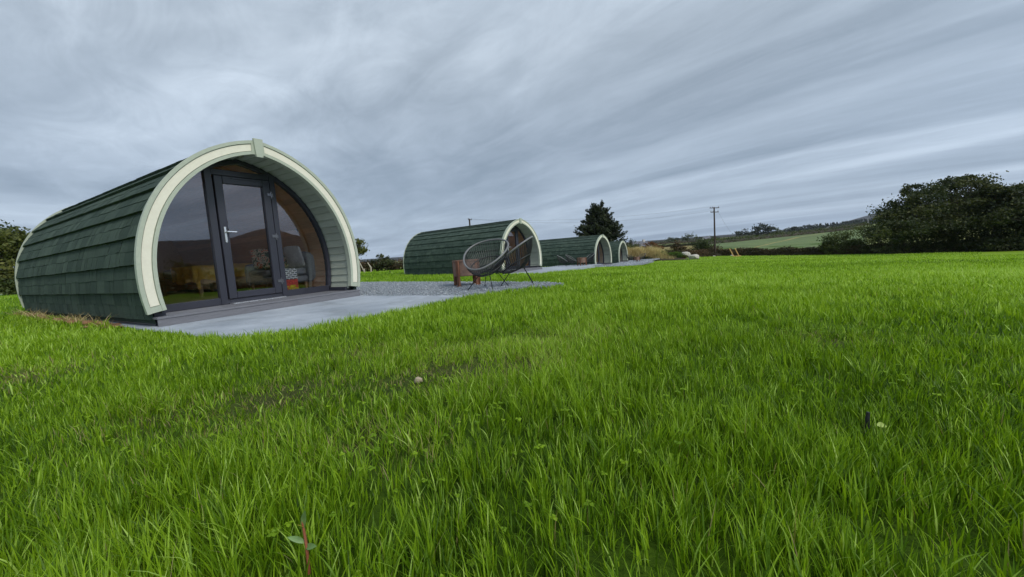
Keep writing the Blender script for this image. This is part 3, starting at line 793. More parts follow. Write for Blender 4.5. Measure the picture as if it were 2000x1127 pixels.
# blanket draped over the foot end
n = 26; V = []; F = []
for i in range(n+1):
    for j in range(n+1):
        a = -.35+i/n*1.5; c_ = -.32+j/n*1.5       # unrolled, measured from the corner
        x = -.56+max(a, 0); y = -1.01+max(c_, 0); z = .645
        dz = 0
        if a < 0: x -= .02+.03*math.sin(c_*16); dz += -a
        if c_ < 0: y -= .02+.03*math.sin(a*14); dz += -c_
        if a < 0 and c_ < 0: x += .03; y += .03; dz = max(-a, -c_)*1.15+.04
        z -= dz*(1+.1*math.sin(9*a+7*c_)); x = min(x, .5)
        V.append((x, y, z+.004*math.sin(20*a)))
F = [(i*(n+1)+j, (i+1)*(n+1)+j, (i+1)*(n+1)+j+1, i*(n+1)+j+1) for i in range(n) for j in range(n)]
bl = np_mesh('blanket', V, F, M_yellow, None, True, loc=podw(.82, 4.3, -0.02)); bl.rotation_euler = (0, 0, YW)
tag(bl, 'mustard yellow blanket draped over the corner of the bed', 'blanket')
# bag by the window
bag = empty('gift_bag', podw(.76, .86, -0.02), YW-.15); tag(bag, 'paper bag with black and white checks over red, standing just inside the right-hand glass', 'bag')
m, nb, p, o = new_mat('checked_paper')
g = nb.n('ShaderNodeTexCoord').outputs['Object']
ck = nb.n('ShaderNodeTexBrick', offset=0.5, ins={'Vector': nb.n('ShaderNodeMapping', ins={'Vector': g, 'Rotation': (PI/2, 0, 0)}).outputs[0], 'Color1': (.06, .08, .12, 1), 'Color2': (.10, .12, .16, 1), 'Mortar': (.8, .82, .85, 1), 'Scale': 7.0, 'Mortar Size': 0.05})
nb.link(ck.outputs[0], p.inputs['Base Color']); M_check = m
q = MB(); q.box((-.11, -.07, .26), (.11, .07, .46), .004); q.build('upper_panel', M_check, bag)
q = MB(); q.box((-.111, -.071, .0), (.111, .071, .258), .004); q.build('lower_panel', mat_simple('red_paper', (0.7, 0.05, 0.03), .5, 0, .5, 30), bag)
M_yel = mat_simple('yellow_tissue', (0.85, 0.55, 0.03), 0.6, 0, 0.3, 30)
q = MB(); r_ = random.Random(3)
for k in range(26):
    a, c_ = r_.uniform(-.085, .085), r_.uniform(.03, .15)
    q.box((a-.02, -.085, c_-.012), (a+.02, -.073, c_+.014), .003)
q.build('yellow_motif', M_yel, bag)

# ------------------------------------------------------------------ fire pits and string chairs
m, nb, p, o = new_mat('rusty_steel')
g = nb.n('ShaderNodeTexCoord').outputs['Object']
n1 = nb.noise(g, 7, 8, 0.7); n2 = nb.noise(g, 35, 5, 0.7)
c = nb.ramp(n1, [(0.3, (0.13, 0.085, 0.07)), (0.5, (0.23, 0.14, 0.105)), (0.7, (0.32, 0.20, 0.14))])
c = nb.mix(nb.ramp(n2, [(0.5, 0.0), (0.7, 0.6)]), c, (0.20, 0.13, 0.10))
nb.link(c, p.inputs['Base Color']); p.inputs['Roughness'].default_value = 0.75; p.inputs['Metallic'].default_value = 0.25
nb.link(nb.n('ShaderNodeBump', ins={'Strength': .5, 'Distance': .003, 'Height': n2}).outputs[0], p.inputs['Normal']); M_rust = m
M_rustleg = mat_simple('red_rust', (0.19, 0.085, 0.05), 0.7, 0.2, 0.35, 12, 0.002, 80)
M_cord = mat_simple('black_cord', (0.018, 0.018, 0.019), 0.5, 0, 0.15, 20)
M_rim = mat_simple('grey_cord_wrap', (0.14, 0.14, 0.14), 0.42, 0, 0.2, 60, 0.002, 120)
M_rod = mat_simple('black_steel_rod', (0.02, 0.02, 0.022), 0.4, 0.3, 0.1, 20)
M_ash = mat_simple('ash_bed', (0.12, 0.11, 0.10), 0.95, 0, 0.4, 20, 0.01, 40)

def make_pit(label):
    root = empty('fire_pit', (0, 0, 0)); tag(root, label, 'fire pit', 'rusty steel fire pits on the gravel')
    R0, zb, zt = .265, .20, .53; n = 32; V = []; F = []
    prof = [(R0-.02, zb), (R0, zb+.01), (R0, zt-.03), (R0+.012, zt-.028), (R0+.014, zt), (R0-.012, zt), (R0-.014, zb+.02), (0.001, zb+.02)]
    for rr, z in prof:
        for k in range(n): V.append((rr*math.cos(2*PI*k/n), rr*math.sin(2*PI*k/n), z))
    for j in range(len(prof)-1):
        for k in range(n): F.append((j*n+k, j*n+(k+1) % n, (j+1)*n+(k+1) % n, (j+1)*n+k))
    V.append((0, 0, zb)); c0 = len(V)-1
    for k in range(n): F.append((k, c0, (k+1) % n))
    np_mesh('drum', V, F, M_rust, root)
    q = MB(); q.tube([(0, 0, zb+.1), (0, 0, zb+.2)], [R0-.016, R0-.05], 20); q.build('ash', M_ash, root)
    for k in range(4):
        a = PI/4+k*PI/2; q = MB(); mt = Matrix.Rotation(a, 4, 'Z')
        q.box((R0+.002, -.045, 0), (R0+.012, .045, .525), .001, mt); q.box((R0+.0125, .037, 0), (R0+.052, .045, .525), .001, mt)
        q.box((R0-.03, -.045, -.003), (R0+.052, .045, .006), .001, mt)
        q.build('leg', M_rustleg, root)
    return root

def make_chair(label, seed=1):
    root = empty('string_chair', (0, 0, 0)); tag(root, label, 'chair', 'black string egg chairs')
    N = 60
    def rim(t):   # pear-shaped hoop; t=0 front, pi = back top
        a = -math.cos(t); s_ = math.sin(t)           # a -1 front, +1 back
        lx = a*.46; ly = s_*(.42+.05*a)
        ca, sa = math.cos(.60), math.sin(.60)
        lift = .03*abs(s_)**2
        return Vector((.03-lx*ca, ly, .625+lx*sa+lift))
    def base(t):
        a = -math.cos(t); s_ = math.sin(t); ca, sa = math.cos(.35), math.sin(.35)
        return Vector((-.03-a*.15*ca, s_*.15, .29+a*.15*sa))
    q = MB(); q.tube([rim(2*PI*k/N) for k in range(N)], .0175, 8, closed=True); q.build('rim', M_rim, root, True)
    q = MB(); q.tube([base(2*PI*k/32) for k in range(32)], .010, 6, closed=True); br = q.build('base_ring', M_rod, root, True)
    def along(t, f):
        a = rim(t); c_ = base(t); mid = (a+c_)/2; mid += (mid-Vector((0, 0, .9))).normalized()*.055; dv = mid-(a+c_)/2
        P5 = [a, (a+mid)/2+dv*.35, mid, (c_+mid)/2+dv*.35, c_]; k = min(int(f*4), 3); return P5[k].lerp(P5[k+1], f*4-k)
    q = MB(); q.tube([along(2*PI*k/N, .5) for k in range(N)], .011, 6, closed=True); q.build('seat_ring', M_cord, root, True)
    q = MB()
    NS = 60
    for k in range(NS):
        t = 2*PI*k/NS; a = rim(t); c_ = base(t)
        mid = (a+c_)/2; mid += (mid-Vector((0, 0, .9))).normalized()*.055
        pts = [a, (a+mid)/2+(mid-(a+c_)/2)*.35, mid, (c_+mid)/2+(mid-(a+c_)/2)*.35, c_]
        q.tube(pts, .0060, 4, cap=False)
    for k in range(9):                          # seat cords across the base
        x = -.12+k*.03; a = base(0); q.tube([Vector((-.03+x*.95, -math.sqrt(max(0, .0225-x*x)), .29-x*.34)), Vector((-.03+x*.95, math.sqrt(max(0, .0225-x*x)), .29-x*.34))], .0036, 4)
    q.build('cords', M_cord, root)
    # spine rods from the rim to the base ring
    for t in (0, PI/2, PI, 3*PI/2):
        a = rim(t); c_ = base(t); mid = (a+c_)/2; mid += (mid-Vector((0, 0, .9))).normalized()*.06
        q = MB(); q.tube([a, (a+mid)/2+(mid-(a+c_)/2)*.3, mid, (c_+mid)/2+(mid-(a+c_)/2)*.3, c_], .006, 6); q.build('spine_rod', M_rod, root, True)
    for sx, sy in ((1, 1), (1, -1), (-1, 1), (-1, -1)):
        c_ = base(0 if sx > 0 else PI); a = Vector((.10 if sx > 0 else -.15, sy*.10, .27 if sx > 0 else .32))
        f_ = Vector((.30 if sx > 0 else -.31, sy*.25, .008))
        q = MB(); q.tube([a, f_], .0075, 6); q.tube([f_+Vector((0, 0, -.008)), f_+Vector((0, 0, .015))], .012, 8); q.build('leg', M_rod, root, True)
    return root

GRZ = gravel_polys[0][1]+.008
pit = make_pit('rusty drum fire pit on the gravel in front of the second pod')
pit.location = (-.93, 8.30, GRZ+.002); pit.rotation_euler = (0, 0, math.radians(14))
ch = make_chair('near-left string chair, its open hoop turned to the camera beside the rusty fire pit')
def face(o, loc, azim):
    o.location = loc; o.rotation_euler = (0, 0, math.radians(90-azim))
face(ch, (-.43, 7.25, GRZ), 206)
def more(src, loc, azim, label):
    c = copy_tree(src); tag(c, label); face(c, loc, azim); return c
more(ch, (.10, 7.55, GRZ), 272, 'string chair seen edge-on, its hoop pointing up right over the second pod door')
Z3 = -1.435; Z4 = -2.19
more(ch, (3.95, 30.3, Z3), 100, 'leftmost of the small distant string chairs before the third pod')
more(ch, (4.55, 29.9, Z3), 110, 'distant string chair between the leftmost one and the third pod fire pit')
more(ch, (6.05, 30.1, Z3), 262, 'distant string chair leaning by the left foot of the third pod arch')
p_ = copy_tree(pit); p_.location = (5.35, 29.7, Z3); p_.scale = (1.15, 1.15, 1.15); tag(p_, 'brown drum fire pit among the chairs before the third pod')
p_ = copy_tree(pit); p_.location = (14.4, 45.2, Z4); p_.scale = (1.1, 1.1, 1.1); tag(p_, 'dark fire pit on the gravel right of the farthest pod')
more(ch, (13.75, 45.6, Z4), 80, 'dark string chair against the right foot of the farthest pod')
more(ch, (15.3, 46.0, Z4), 250, 'rightmost distant string chair, before the tan dry grass')

# ------------------------------------------------------------------ trees, bushes, hedges
M_bark = mat_simple('bark', (0.075, 0.06, 0.045), 0.9, 0, 0.35, 6, 0.02, 14)
def leaf_ramp(a, b_, c_): return [(0, a), (0.5, b_), (1, c_)]
M_leaf_dark = mat_attr_foliage('dark_leaf', leaf_ramp((0.017, 0.026, 0.010), (0.040, 0.054, 0.018), (0.12, 0.125, 0.038)), 0.6, 0.2, 1.3)
M_leaf_mid = mat_attr_foliage('mid_leaf', leaf_ramp((0.025, 0.038, 0.012), (0.055, 0.078, 0.018), (0.11, 0.125, 0.03)), 0.6, 0.25, 1.3)
M_leaf_warm = mat_attr_foliage('warm_leaf', leaf_ramp((0.030, 0.038, 0.012), (0.080, 0.098, 0.022), (0.17, 0.165, 0.04)), 0.6, 0.25, 1.3)
M_leaf_brown = mat_attr_foliage('bracken_leaf', leaf_ramp((0.022, 0.022, 0.010), (0.055, 0.045, 0.020), (0.15, 0.085, 0.04)), 0.7, 0.15, 1.2)
M_leaf_orange = mat_attr_foliage('russet_leaf', leaf_ramp((0.05, 0.03, 0.012), (0.14, 0.06, 0.022), (0.26, 0.12, 0.045)), 0.7, 0.2, 1.2)
M_needle = mat_attr_foliage('conifer_needle', leaf_ramp((0.010, 0.017, 0.009), (0.022, 0.032, 0.014), (0.050, 0.060, 0.022)), 0.6, 0.1, 1.2)
M_drygrass = mat_attr_foliage('dry_grass', leaf_ramp((0.22, 0.16, 0.065), (0.50, 0.40, 0.20), (0.78, 0.66, 0.38)), 0.7, 0.3, 1.2)
M_weed = mat_attr_foliage('weed_leaf', leaf_ramp((0.03, 0.06, 0.012), (0.07, 0.13, 0.02), (0.16, 0.22, 0.05)), 0.6, 0.3, 1.3)

def leaf_cloud(blobs, n, size, seed, clumps=14, shell=0.55, flat=0.0, zmin=None, zfun=None):
    """leaves gathered in small sprays over each blob; returns V, F, hue"""
    r = np.random.default_rng(seed); vol = np.array([b_[3]*b_[4]*b_[5] for b_ in blobs])**(2/3); per = (vol/vol.sum()*n).astype(int)+8
    C = []; HU = []
    for (cx, cy, cz, rx, ry, rz), k in zip(blobs, per):
        m_ = max(5, int(clumps)); d = r.normal(size=(m_, 3)); d /= np.linalg.norm(d, axis=1)[:, None]; d[:, 2] = np.abs(d[:, 2])*np.where(r.random(m_) < .75, 1, -1)
        rad = r.uniform(shell, 1.0, m_)[:, None]; cc = d*rad; ch_ = r.random(m_); cs = r.uniform(.16, .34, m_)
        w = r.integers(0, m_, k); q = cc[w]+r.normal(size=(k, 3))*cs[w][:, None]*np.array([1, 1, .62])
        C.append(np.stack([cx+q[:, 0]*rx, cy+q[:, 1]*ry, cz+q[:, 2]*rz], 1)); HU.append(np.clip(ch_[w]*.6+r.random(k)*.4, 0, 1))
    C = np.concatenate(C); HU = np.concatenate(HU)
    if zmin is not None: m_ = C[:, 2] > zmin; C = C[m_]; HU = HU[m_]
    if zfun is not None: m_ = C[:, 2] > zfun(C[:, 0], C[:, 1]); C = C[m_]; HU = HU[m_]
    return leaves_at(C, HU, size, r, flat)
def leaves_at(C, HU, size, r, flat=0.0, up=None):
    k = len(C); a = r.normal(size=(k, 3)); a[:, 2] *= (1-flat); a /= np.linalg.norm(a, axis=1)[:, None]
    b_ = np.cross(a, r.normal(size=(k, 3))); b_ /= np.linalg.norm(b_, axis=1)[:, None]
    s = (size*r.uniform(.55, 1.35, k))[:, None]; n_ = np.cross(a, b_)
    V = np.stack([C-a*s*.5, C+b_*s*.30+n_*s*.08, C+a*s*.5, C-b_*s*.30+n_*s*.08], 1).reshape(-1, 3)
    F = np.arange(k*4).reshape(-1, 4)
    return V, F, np.repeat(HU, 4)

def trunk_limbs(base, blobs, r0, seed, parent, lean=0.1):
    r = random.Random(seed); q = MB(); bx, by, bz = base
    top = max(blobs, key=lambda b_: b_[2]); H = top[2]-bz
    pts = [Vector((bx, by, bz-.15))]; n = 6
    for i in range(1, n+1):
        t = i/n; pts.append(Vector((bx+(top[0]-bx)*t*t+r.uniform(-.05, .05)*H*t, by+(top[1]-by)*t*t, bz+H*.92*t)))
    q.tube(pts, [r0*1.25]+[r0*(1-.8*(i/n)) for i in range(1, n+1)], 8)
    for b_ in blobs:
        for _ in range(3):
            t = r.uniform(.25, .6); s = pts[int(t*n)]; e = Vector((b_[0]+r.uniform(-.7, .7)*b_[3], b_[1]+r.uniform(-.6, .6)*b_[4], b_[2]+r.uniform(-.2, .6)*b_[5]))
            md = (s+e)/2+Vector((r.uniform(-.2, .2), r.uniform(-.2, .2), .12*(e-s).length))
            q.tube([s, (s+md)/2, md, (md+e)/2+Vector((0, 0, .05)), e], [r0*.42, r0*.33, r0*.25, r0*.16, r0*.06], 6)
    q.build('trunk', M_bark, parent)

def tree(kind, label, blobs, n, size, mat, seed, base, r0, group=None, clumps=14, shell=.55, cat='tree', flat=0.0):
    root = empty(kind, base); tag(root, label, cat, group)
    bl = [(b_[0]-base[0], b_[1]-base[1], b_[2]-base[2], b_[3], b_[3] if len(b_) == 5 else b_[4], b_[-1]) for b_ in blobs]
    V, F, H = leaf_cloud(bl, n, size, seed, clumps, shell, flat, zmin=.05)
    np_mesh('crown', V, F, mat, root, attr={'hue': H})
    trunk_limbs((0, 0, 0), bl, r0, seed, root)
    return root
def bush(label, blobs, n, size, mat, seed, group=None, kind='bush', cat='bush', clumps=16, shell=.35):
    x = np.mean([b_[0] for b_ in blobs]); y = np.mean([b_[1] for b_ in blobs]); z = gz1(x, y); root = empty(kind, (x, y, z)); tag(root, label, cat, group)
    bl = [(b_[0]-x, b_[1]-y, b_[2]-z, b_[3], b_[3] if len(b_) == 5 else b_[4], b_[-1]) for b_ in blobs]
    V, F, H = leaf_cloud(bl, n, size, seed, clumps, shell, zmin=-.3)
    np_mesh('foliage', V, F, mat, root, attr={'hue': H})
    q = MB(); r = random.Random(seed)
    for b_ in bl:
        for _ in range(4):
            e = Vector((b_[0]+r.uniform(-.6, .6)*b_[3], b_[1]+r.uniform(-.6, .6)*b_[4], b_[2]+.4*b_[5])); s = Vector((b_[0]*.8, b_[1]*.8, -.1)); q.tube([s, (s+e)/2+Vector((r.uniform(-.1, .1), 0, .1)), e], [.05, .035, .012], 5)
    q.build('stems', M_bark, root)
    return root

G1 = 'hedgerow trees at the right edge of the lawn'
T1 = [[44.87, 45.0, 1.07, 2.44, 1.86], [45.81, 44.0, 2.58, 1.93, 1.25], [41.92, 43.0, -0.77, 1.89, 1.44], [42.47, 44.0, 0.59, 1.36, 1.25], [45.51, 45.0, 3.64, 1.04, 0.58], [44.0, 44, -1.2, 2.4, 1.6]]
T2 = [[48.96, 45.0, 3.4, 1.74, 1.16], [50.84, 45.0, 4.06, 1.86, 0.81], [53.77, 46.0, 3.1, 1.9, 1.42], [50.17, 45.0, 1.61, 2.55, 1.74], [52.39, 45.0, 1.01, 1.97, 1.62], [48.81, 45.0, 0.8, 1.97, 1.28], [49.5, 44, -.8, 2.8, 1.7]]
T3 = [[52.48, 43.0, 2.42, 1.89, 1.0], [53.8, 43.0, 1.25, 2.11, 1.89], [52.05, 43.0, -0.38, 2.44, 1.89], [52.05, 42.0, 2.73, 0.87, 0.54]]
T4 = [[51.41, 40.0, 2.68, 0.83, 0.62], [52.5, 40.0, 0.48, 2.17, 2.17], [55.04, 40.0, 1.07, 2.84, 2.48], [51.26, 40.0, -0.45, 1.86, 2.06], [54.91, 40.0, -1.21, 3.1, 2.32]]
def gb(x, y, dz=0): return (x, y, gz1(x, y)+dz)
tree('hedgerow_tree', 'spreading dark tree at the left end of the right-hand row, sloping to the scrub', T1, 13000, .25, M_leaf_dark, 21, gb(46.3, 46.8), .22, G1, 17, .5)
tree('hedgerow_tree', 'tallest dark tree of the row on the right, its domed top highest', T2, 16000, .25, M_leaf_dark, 22, gb(50.3, 45), .32, G1, 17, .5)
tree('hedgerow_tree', 'dark tree between the tallest one and the tree cut by the right edge', T3, 12000, .25, M_leaf_dark, 23, gb(52.9, 43), .26, G1, 17, .5)
tree('hedgerow_tree', 'dark tree cut off by the right edge of the picture', T4, 13000, .25, M_leaf_dark, 24, gb(54.0, 40), .28, G1, 17, .5)
G2 = 'scrub bushes below the hedgerow trees'
BR = [[43.82, 53.0, -1.49, 1.64, 1.16], [42.52, 53.0, -2.21, 0.96, 0.82], [44.67, 52.0, -2.24, 1.74, 1.07], [50.12, 56.0, -1.12, 2.46, 1.44], [46.82, 50.0, -1.4, 2.19, 1.81], [45.64, 46.0, -1.82, 2.37, 1.54], [48.61, 46.0, -1.68, 2.49, 2.02], [50.65, 45.0, -2.09, 2.55, 1.86], [51.41, 43.0, -2.31, 2.44, 1.66], [51.84, 41.0, -2.4, 2.33, 1.8], [53.95, 40.0, -2.48, 2.58, 1.96]]
labs = ['rounded olive bush at the left end of the scrub beside the pale green field', 'smallest low bush in front of the leftmost rounded one', 'low mid-green bush right of the smallest bush at the end of the scrub', 'paler green bush rising behind the low bushes, left of the trees',
        'dark bush under the left skirt of the leftmost spreading tree', 'dark bush directly below the leftmost spreading tree', 'dark bush between the leftmost spreading tree and the tallest tree', 'dark bush at the foot of the tallest tree', 'dark bush right of the foot of the tallest tree',
        'dark bush below the third tree of the row', 'dark bush at the right edge of the picture under the last tree']
for i, (b_, l_) in enumerate(zip(BR, labs)):
    x, y, z, rx, rz = b_; g = gz1(x, y); zc = max(z, g+rz*.5)
    bl = [(x, y, zc, rx, rx*.8, rz), (x, y-.4, g+.6, rx*.9, rx*.5, .9), (x-.5*rx, y, g+.5, rx*.7, rx*.5, .8), (x+.5*rx, y-.3, g+.5, rx*.7, rx*.5, .8)]
    bush(l_, bl, 4800 if i > 3 else 3200, .21, M_leaf_mid if i < 4 else M_leaf_dark, 40+i, G2)

# left: tree cluster beyond the nearest pod
G3 = 'trees beyond the left end of the lawn'
L = [[-37.33, 31.0, 3.3, 1.28, 1.0], [-38.39, 31.0, 2.74, 1.44, 1.44], [-38.29, 32.0, 2.32, 1.07, 1.49], [-38.33, 31.0, 0.95, 1.76, 1.44], [-36.9, 31, 1.4, 1.2, 1.6], [-37.2, 31, .1, 1.4, .9]]
tree('broadleaf_tree', 'yellowish green tree cut off by the left edge, behind the near pod', [(b_[0], b_[1], b_[2], b_[3], b_[4]) for b_ in L], 9000, .26, M_leaf_warm, 61, gb(-37.8, 31.5), .16, G3, 15, .45)
tree('broadleaf_tree', 'bare-topped tree at the left edge behind the yellowish one', [(-39.6, 32, 3.2, 1.0, 1.5), (-40.6, 32, 1.6, 1.8, 1.9), (-40.4, 32, 4.4, .8, .5)], 2600, .26, M_leaf_mid, 62, gb(-40.2, 32), .16, G3, 10, .5)
bush('brown hedge below the yellowish tree at the left edge', [(-38.6, 29.6, .1, 1.8, .9, .8), (-36.6, 29.8, .0, 1.6, .9, .7), (-41.5, 29.5, .1, 1.8, .9, .9)], 4000, .2, M_leaf_mid, 63, G3)
tree('broadleaf_tree', 'round-headed tree peeping out just right of the near pod arch', [(-17.02, 45.0, 1.7, .95, .8), (-16.24, 44.0, 1.2, .62, .51), (-17.57, 45.0, .84, 1.0, .9), (-18.2, 45, 1.9, 1.2, 1.0)], 3200, .22, M_leaf_warm, 64, gb(-17.6, 45), .13, None, 14, .45)
G4 = 'hedge shrubs between the first two pods'
for i, (b_, l_, m_) in enumerate([((-14.9, 41, -.55, 1.5, .55), 'dark hedge shrub beside the pale gate at the near pod', M_leaf_brown), ((-13.1, 41, -.45, 1.3, .72), 'hedge shrub with a pointed top in the middle of the gap', M_leaf_dark),
                                  ((-11.3, 41, -.60, 1.5, .62), 'brownish hedge shrub next to the rear of the second pod', M_leaf_brown), ((-17.6, 41, -.45, 1.6, .7), 'hedge shrub hidden mostly by the near pod arch', M_leaf_dark), ((-8.8, 41, -.65, 1.6, .7), 'hedge shrub running behind the second pod', M_leaf_brown)]):
    x, y, z, rx, rz = b_; bl = [(x, y, z, rx, .8, rz), (x-.7, y, z-.2, rx*.6, .7, rz*.9), (x+.7, y, z-.2, rx*.6, .7, rz*.9)]
    if i == 1: bl += [(-13.25, 41, .30, .38, .3, .42), (-12.7, 41, .05, .4, .3, .35)]
    bush(l_, bl, 2600, .17, m_, 70+i, G4)

# conifer behind the third pod
def conifer(label, base, H, prof, seed, nb_=230, mat=M_needle, kind='conifer', size=.34, leaders=((0, 0, 1.0),)):
    r = np.random.default_rng(seed); root = empty(kind, base); tag(root, label, 'tree')
    C = []; HU = []; q = MB(); zs = [p_[0] for p_ in prof]; rs = [p_[1] for p_ in prof]
    for (lx, ly, hh) in leaders:
        q.tube([(lx*.2, ly*.2, -.2), (lx*.6, ly*.6, H*.4), (lx, ly, H*hh*.97)], [.32, .22, .03], 8)
    for k in range(nb_):
        lx, ly, hh = leaders[r.integers(len(leaders))]; t = r.beta(1.1, 1.2)*.97; z = .04*H+t*(H*hh-.04*H)*1.0
        L_ = np.interp(z/(H*hh), zs, rs)*r.choice([.62, .8, .92, 1.0, 1.1])*r.uniform(.9, 1.06)/(1 if len(leaders) == 1 else 1.0); a = r.uniform(0, 2*PI)
        ex, ey = math.cos(a), math.sin(a); n_ = int(12+L_*36); tt = r.uniform(.12, 1, n_)
        rise = .22*L_+(.55 if z/H > .8 else 0)
        px_ = lx*z/H+ex*L_*tt; py_ = ly*z/H+ey*L_*tt; pz_ = z+rise*tt**2.2-.13*L_*tt*(1-tt)*2
        wd = .13*L_*(1-tt*.85)+.05
        C.append(np.stack([px_-ey*r.normal(size=n_)*wd, py_+ex*r.normal(size=n_)*wd, pz_+r.normal(size=n_)*.10-.05], 1)); HU.append(np.clip(r.random()*.5+tt*.25+r.random(n_)*.3, 0, 1))
        if k % 3 == 0: q.tube([(lx*z/H, ly*z/H, z), (lx*z/H+ex*L_*.9, ly*z/H+ey*L_*.9, z+rise*.8)], [.05, .012], 4)
    C = np.concatenate(C); HU = np.concatenate(HU); V, F, Hh = leaves_at(C, HU, size, r, .5)
    np_mesh('crown', V, F, mat, root, attr={'hue': Hh}); q.build('trunk', M_bark, root)
    return root
bx_, by_ = 17.0, 75.0
conifer('broad dark conifer with several leading shoots behind the third and fourth pods', gb(bx_, by_), 10.7,
        [(0, 4.2), (.25, 4.5), (.45, 4.2), (.6, 3.3), (.75, 2.1), (.85, 1.3), (.93, .8), (1, .2)], 81, 620, leaders=((-.8, 0, .985), (.65, .3, 1.0), (1.3, -.2, .88), (-1.4, .2, .82)), size=.33)

# hedge bank at the far side of the lawn
def hedge(name, label, path, h, wdt, n, size, mat, seed, cat='hedge', group=None):
    r = np.random.default_rng(seed); path = np.array(path, float); d = np.r_[0, np.cumsum(np.hypot(*np.diff(path, axis=0).T))]
    s = r.uniform(0, d[-1], n); x = np.interp(s, d, path[:, 0]); y = np.interp(s, d, path[:, 1]); g = ground_z(x, y)
    hh = h*(.72+.5*fbm(s/1.6+seed, s*0+3, 1, 3)); a = r.uniform(0, PI, n); rr = np.sqrt(r.uniform(.3, 1, n))
    px_ = x+np.cos(a)*rr*wdt*.3; py_ = y-np.cos(a)*rr*wdt; pz_ = g+np.sin(a)*rr*hh+r.normal(size=n)*.05
    b0 = (path[0][0], path[0][1], gz1(*path[0])); C = np.stack([px_-b0[0], py_-b0[1], pz_-b0[2]], 1)
    HU = np.clip(.15+.55*fbm(s/2.5, s*0+9, 2, 2)+.35*r.random(n)*np.clip(np.sin(a), .3, 1), 0, 1)
    V, F, H = leaves_at(C, HU, size, r); root = empty(name, b0); tag(root, label, cat, group)
    np_mesh('foliage', V, F, mat, root, attr={'hue': H})
    # earth core of the bank
    q = MB(); m_ = max(8, int(d[-1]/1.5)); ss = np.linspace(0, d[-1], m_); V = []; F = []
    for k, s_ in enumerate(ss):
        xx = np.interp(s_, d, path[:, 0]); yy = np.interp(s_, d, path[:, 1]); gg = gz1(xx, yy)-b0[2]
        for j in range(7):
            a_ = PI*j/6; V.append((xx-b0[0]+math.cos(a_)*wdt*.25, yy-b0[1]-math.cos(a_)*wdt*.8, gg-.1+math.sin(a_)*h*.62))
    for k in range(m_-1):
        for j in range(6): F.append((7*k+j, 7*k+j+1, 7*k+8+j, 7*k+7+j))
    np_mesh('bank', V, F, M_bank, root)
    return root
M_bank = mat_simple('earth_bank', (0.045, 0.035, 0.02), .95, 0, .4, 2, .05, 8)
hedge('hedge_bank', 'long low bank of brown bracken and brambles closing the far side of the lawn', [(22.5, 57.5), (27, 60), (31.5, 61.8), (36, 58), (40.5, 54.8), (46, 49.5), (49, 46.5)], 1.12, 1.0, 26000, .19, M_leaf_brown, 91)
hedge('hedge_bank', 'dark brambly bank under the trees along the right-hand end of the lawn', [(47, 47.5), (49, 44.5), (51, 42), (54, 39), (58, 35), (66, 27)], 1.15, 1.0, 13000, .22, M_leaf_dark, 92)

# bank of dry grass, weeds and boulders beyond the last pod
bank_path = [(14.6, 52.2), (17, 52.6), (19.5, 52.3), (21.5, 51.5), (22.9, 51.0)]
n = 60; V = []; F = []
for i in range(n+1):
    t = i/n; x = 14.0+t*9.2; yc = 52.4-1.2*t*t; H_ = 1.0*(1-t**3)*min(1, t*8+.3)
    for j in range(9):
        a_ = PI*j/8; yy = yc-math.cos(a_)*1.7; V.append((x, yy, gz1(x, yy)-.08+math.sin(a_)*(H_+.12*float(fbm(np.array([x]), np.array([yy]), 2, 2)[0]))))
F = [(9*i+j, 9*i+j+1, 9*i+10+j, 9*i+9+j) for i in range(n) for j in range(8)]
tag(np_mesh('soil_mound', V, F, M_bank, smooth=True), kind='structure')
mv = np.array(V)
def mound_z(x, y):
    t = (x-14.0)/9.2; yc = 52.4-1.2*t*t; c_ = np.clip((yc-y)/1.7, -1, 1); H_ = 1.0*(1-np.clip(t, 0, 1)**3)*np.minimum(1, t*8+.3)
    return ground_z(x, y)-.05+np.sqrt(1-c_**2)*H_
def blades_at(x, y, z, h, w, hue, r, lean=.35, seg=2):
    """bent tapering blades; arrays"""
    n = len(x); a = r.uniform(0, 2*PI, n); la = r.uniform(0, 2*PI, n); ln = h*lean*r.uniform(.2, 1.3, n)
    ex, ey = np.cos(a)*w/2, np.sin(a)*w/2; dx, dy = np.cos(la)*ln, np.sin(la)*ln; V = []
    for k in range(seg+1):
        t = k/seg; cx = x+dx*t**1.8; cy = y+dy*t**1.8; cz = z+h*(t-.18*lean*t*t); ww = (1-t)**.7 if k < seg else .0
        if k < seg: V += [np.stack([cx-ex*ww, cy-ey*ww, cz], 1), np.stack([cx+ex*ww, cy+ey*ww, cz], 1)]
        else: V += [np.stack([cx, cy, cz], 1)]
    m_ = 2*seg+1; V = np.stack(V, 1).reshape(-1, 3); o_ = np.arange(n)[:, None]*m_; Fs = []
    for k in range(seg-1): Fs.append(o_+np.array([[2*k, 2*k+1, 2*k+3, 2*k+2]]))
    Ft_ = o_+np.array([[2*seg-2, 2*seg-1, 2*seg]])
    return V, (np.concatenate(Fs) if Fs else np.zeros((0, 4), int)), Ft_, np.repeat(hue, m_)
r = np.random.default_rng(5)
n = 9000; x = r.uniform(14.2, 20.6, n)+r.normal(size=n)*.3; t = (x-14)/9.2; y = 52.4-1.2*t*t+r.uniform(-1.6, .9, n)
cl = fbm(x*1.3, y*.8, 4, 2); h = (.55+1.05*cl)*r.uniform(.6, 1.2, n)*np.clip((21.5-x)/2.5, .3, 1)
V, Fq_, Ft_, H = blades_at(x, y, mound_z(x, y), h, .035*r.uniform(.6, 1.6, n), np.clip(cl*.6+r.random(n)*.6-.1, 0, 1), r, .5, 3)
tag(np_mesh('dry_grass', V, [Fq_, Ft_], M_drygrass, attr={'hue': H}), 'tall tan dry grass standing on the mound beyond the farthest pod', 'grass', kind='stuff')
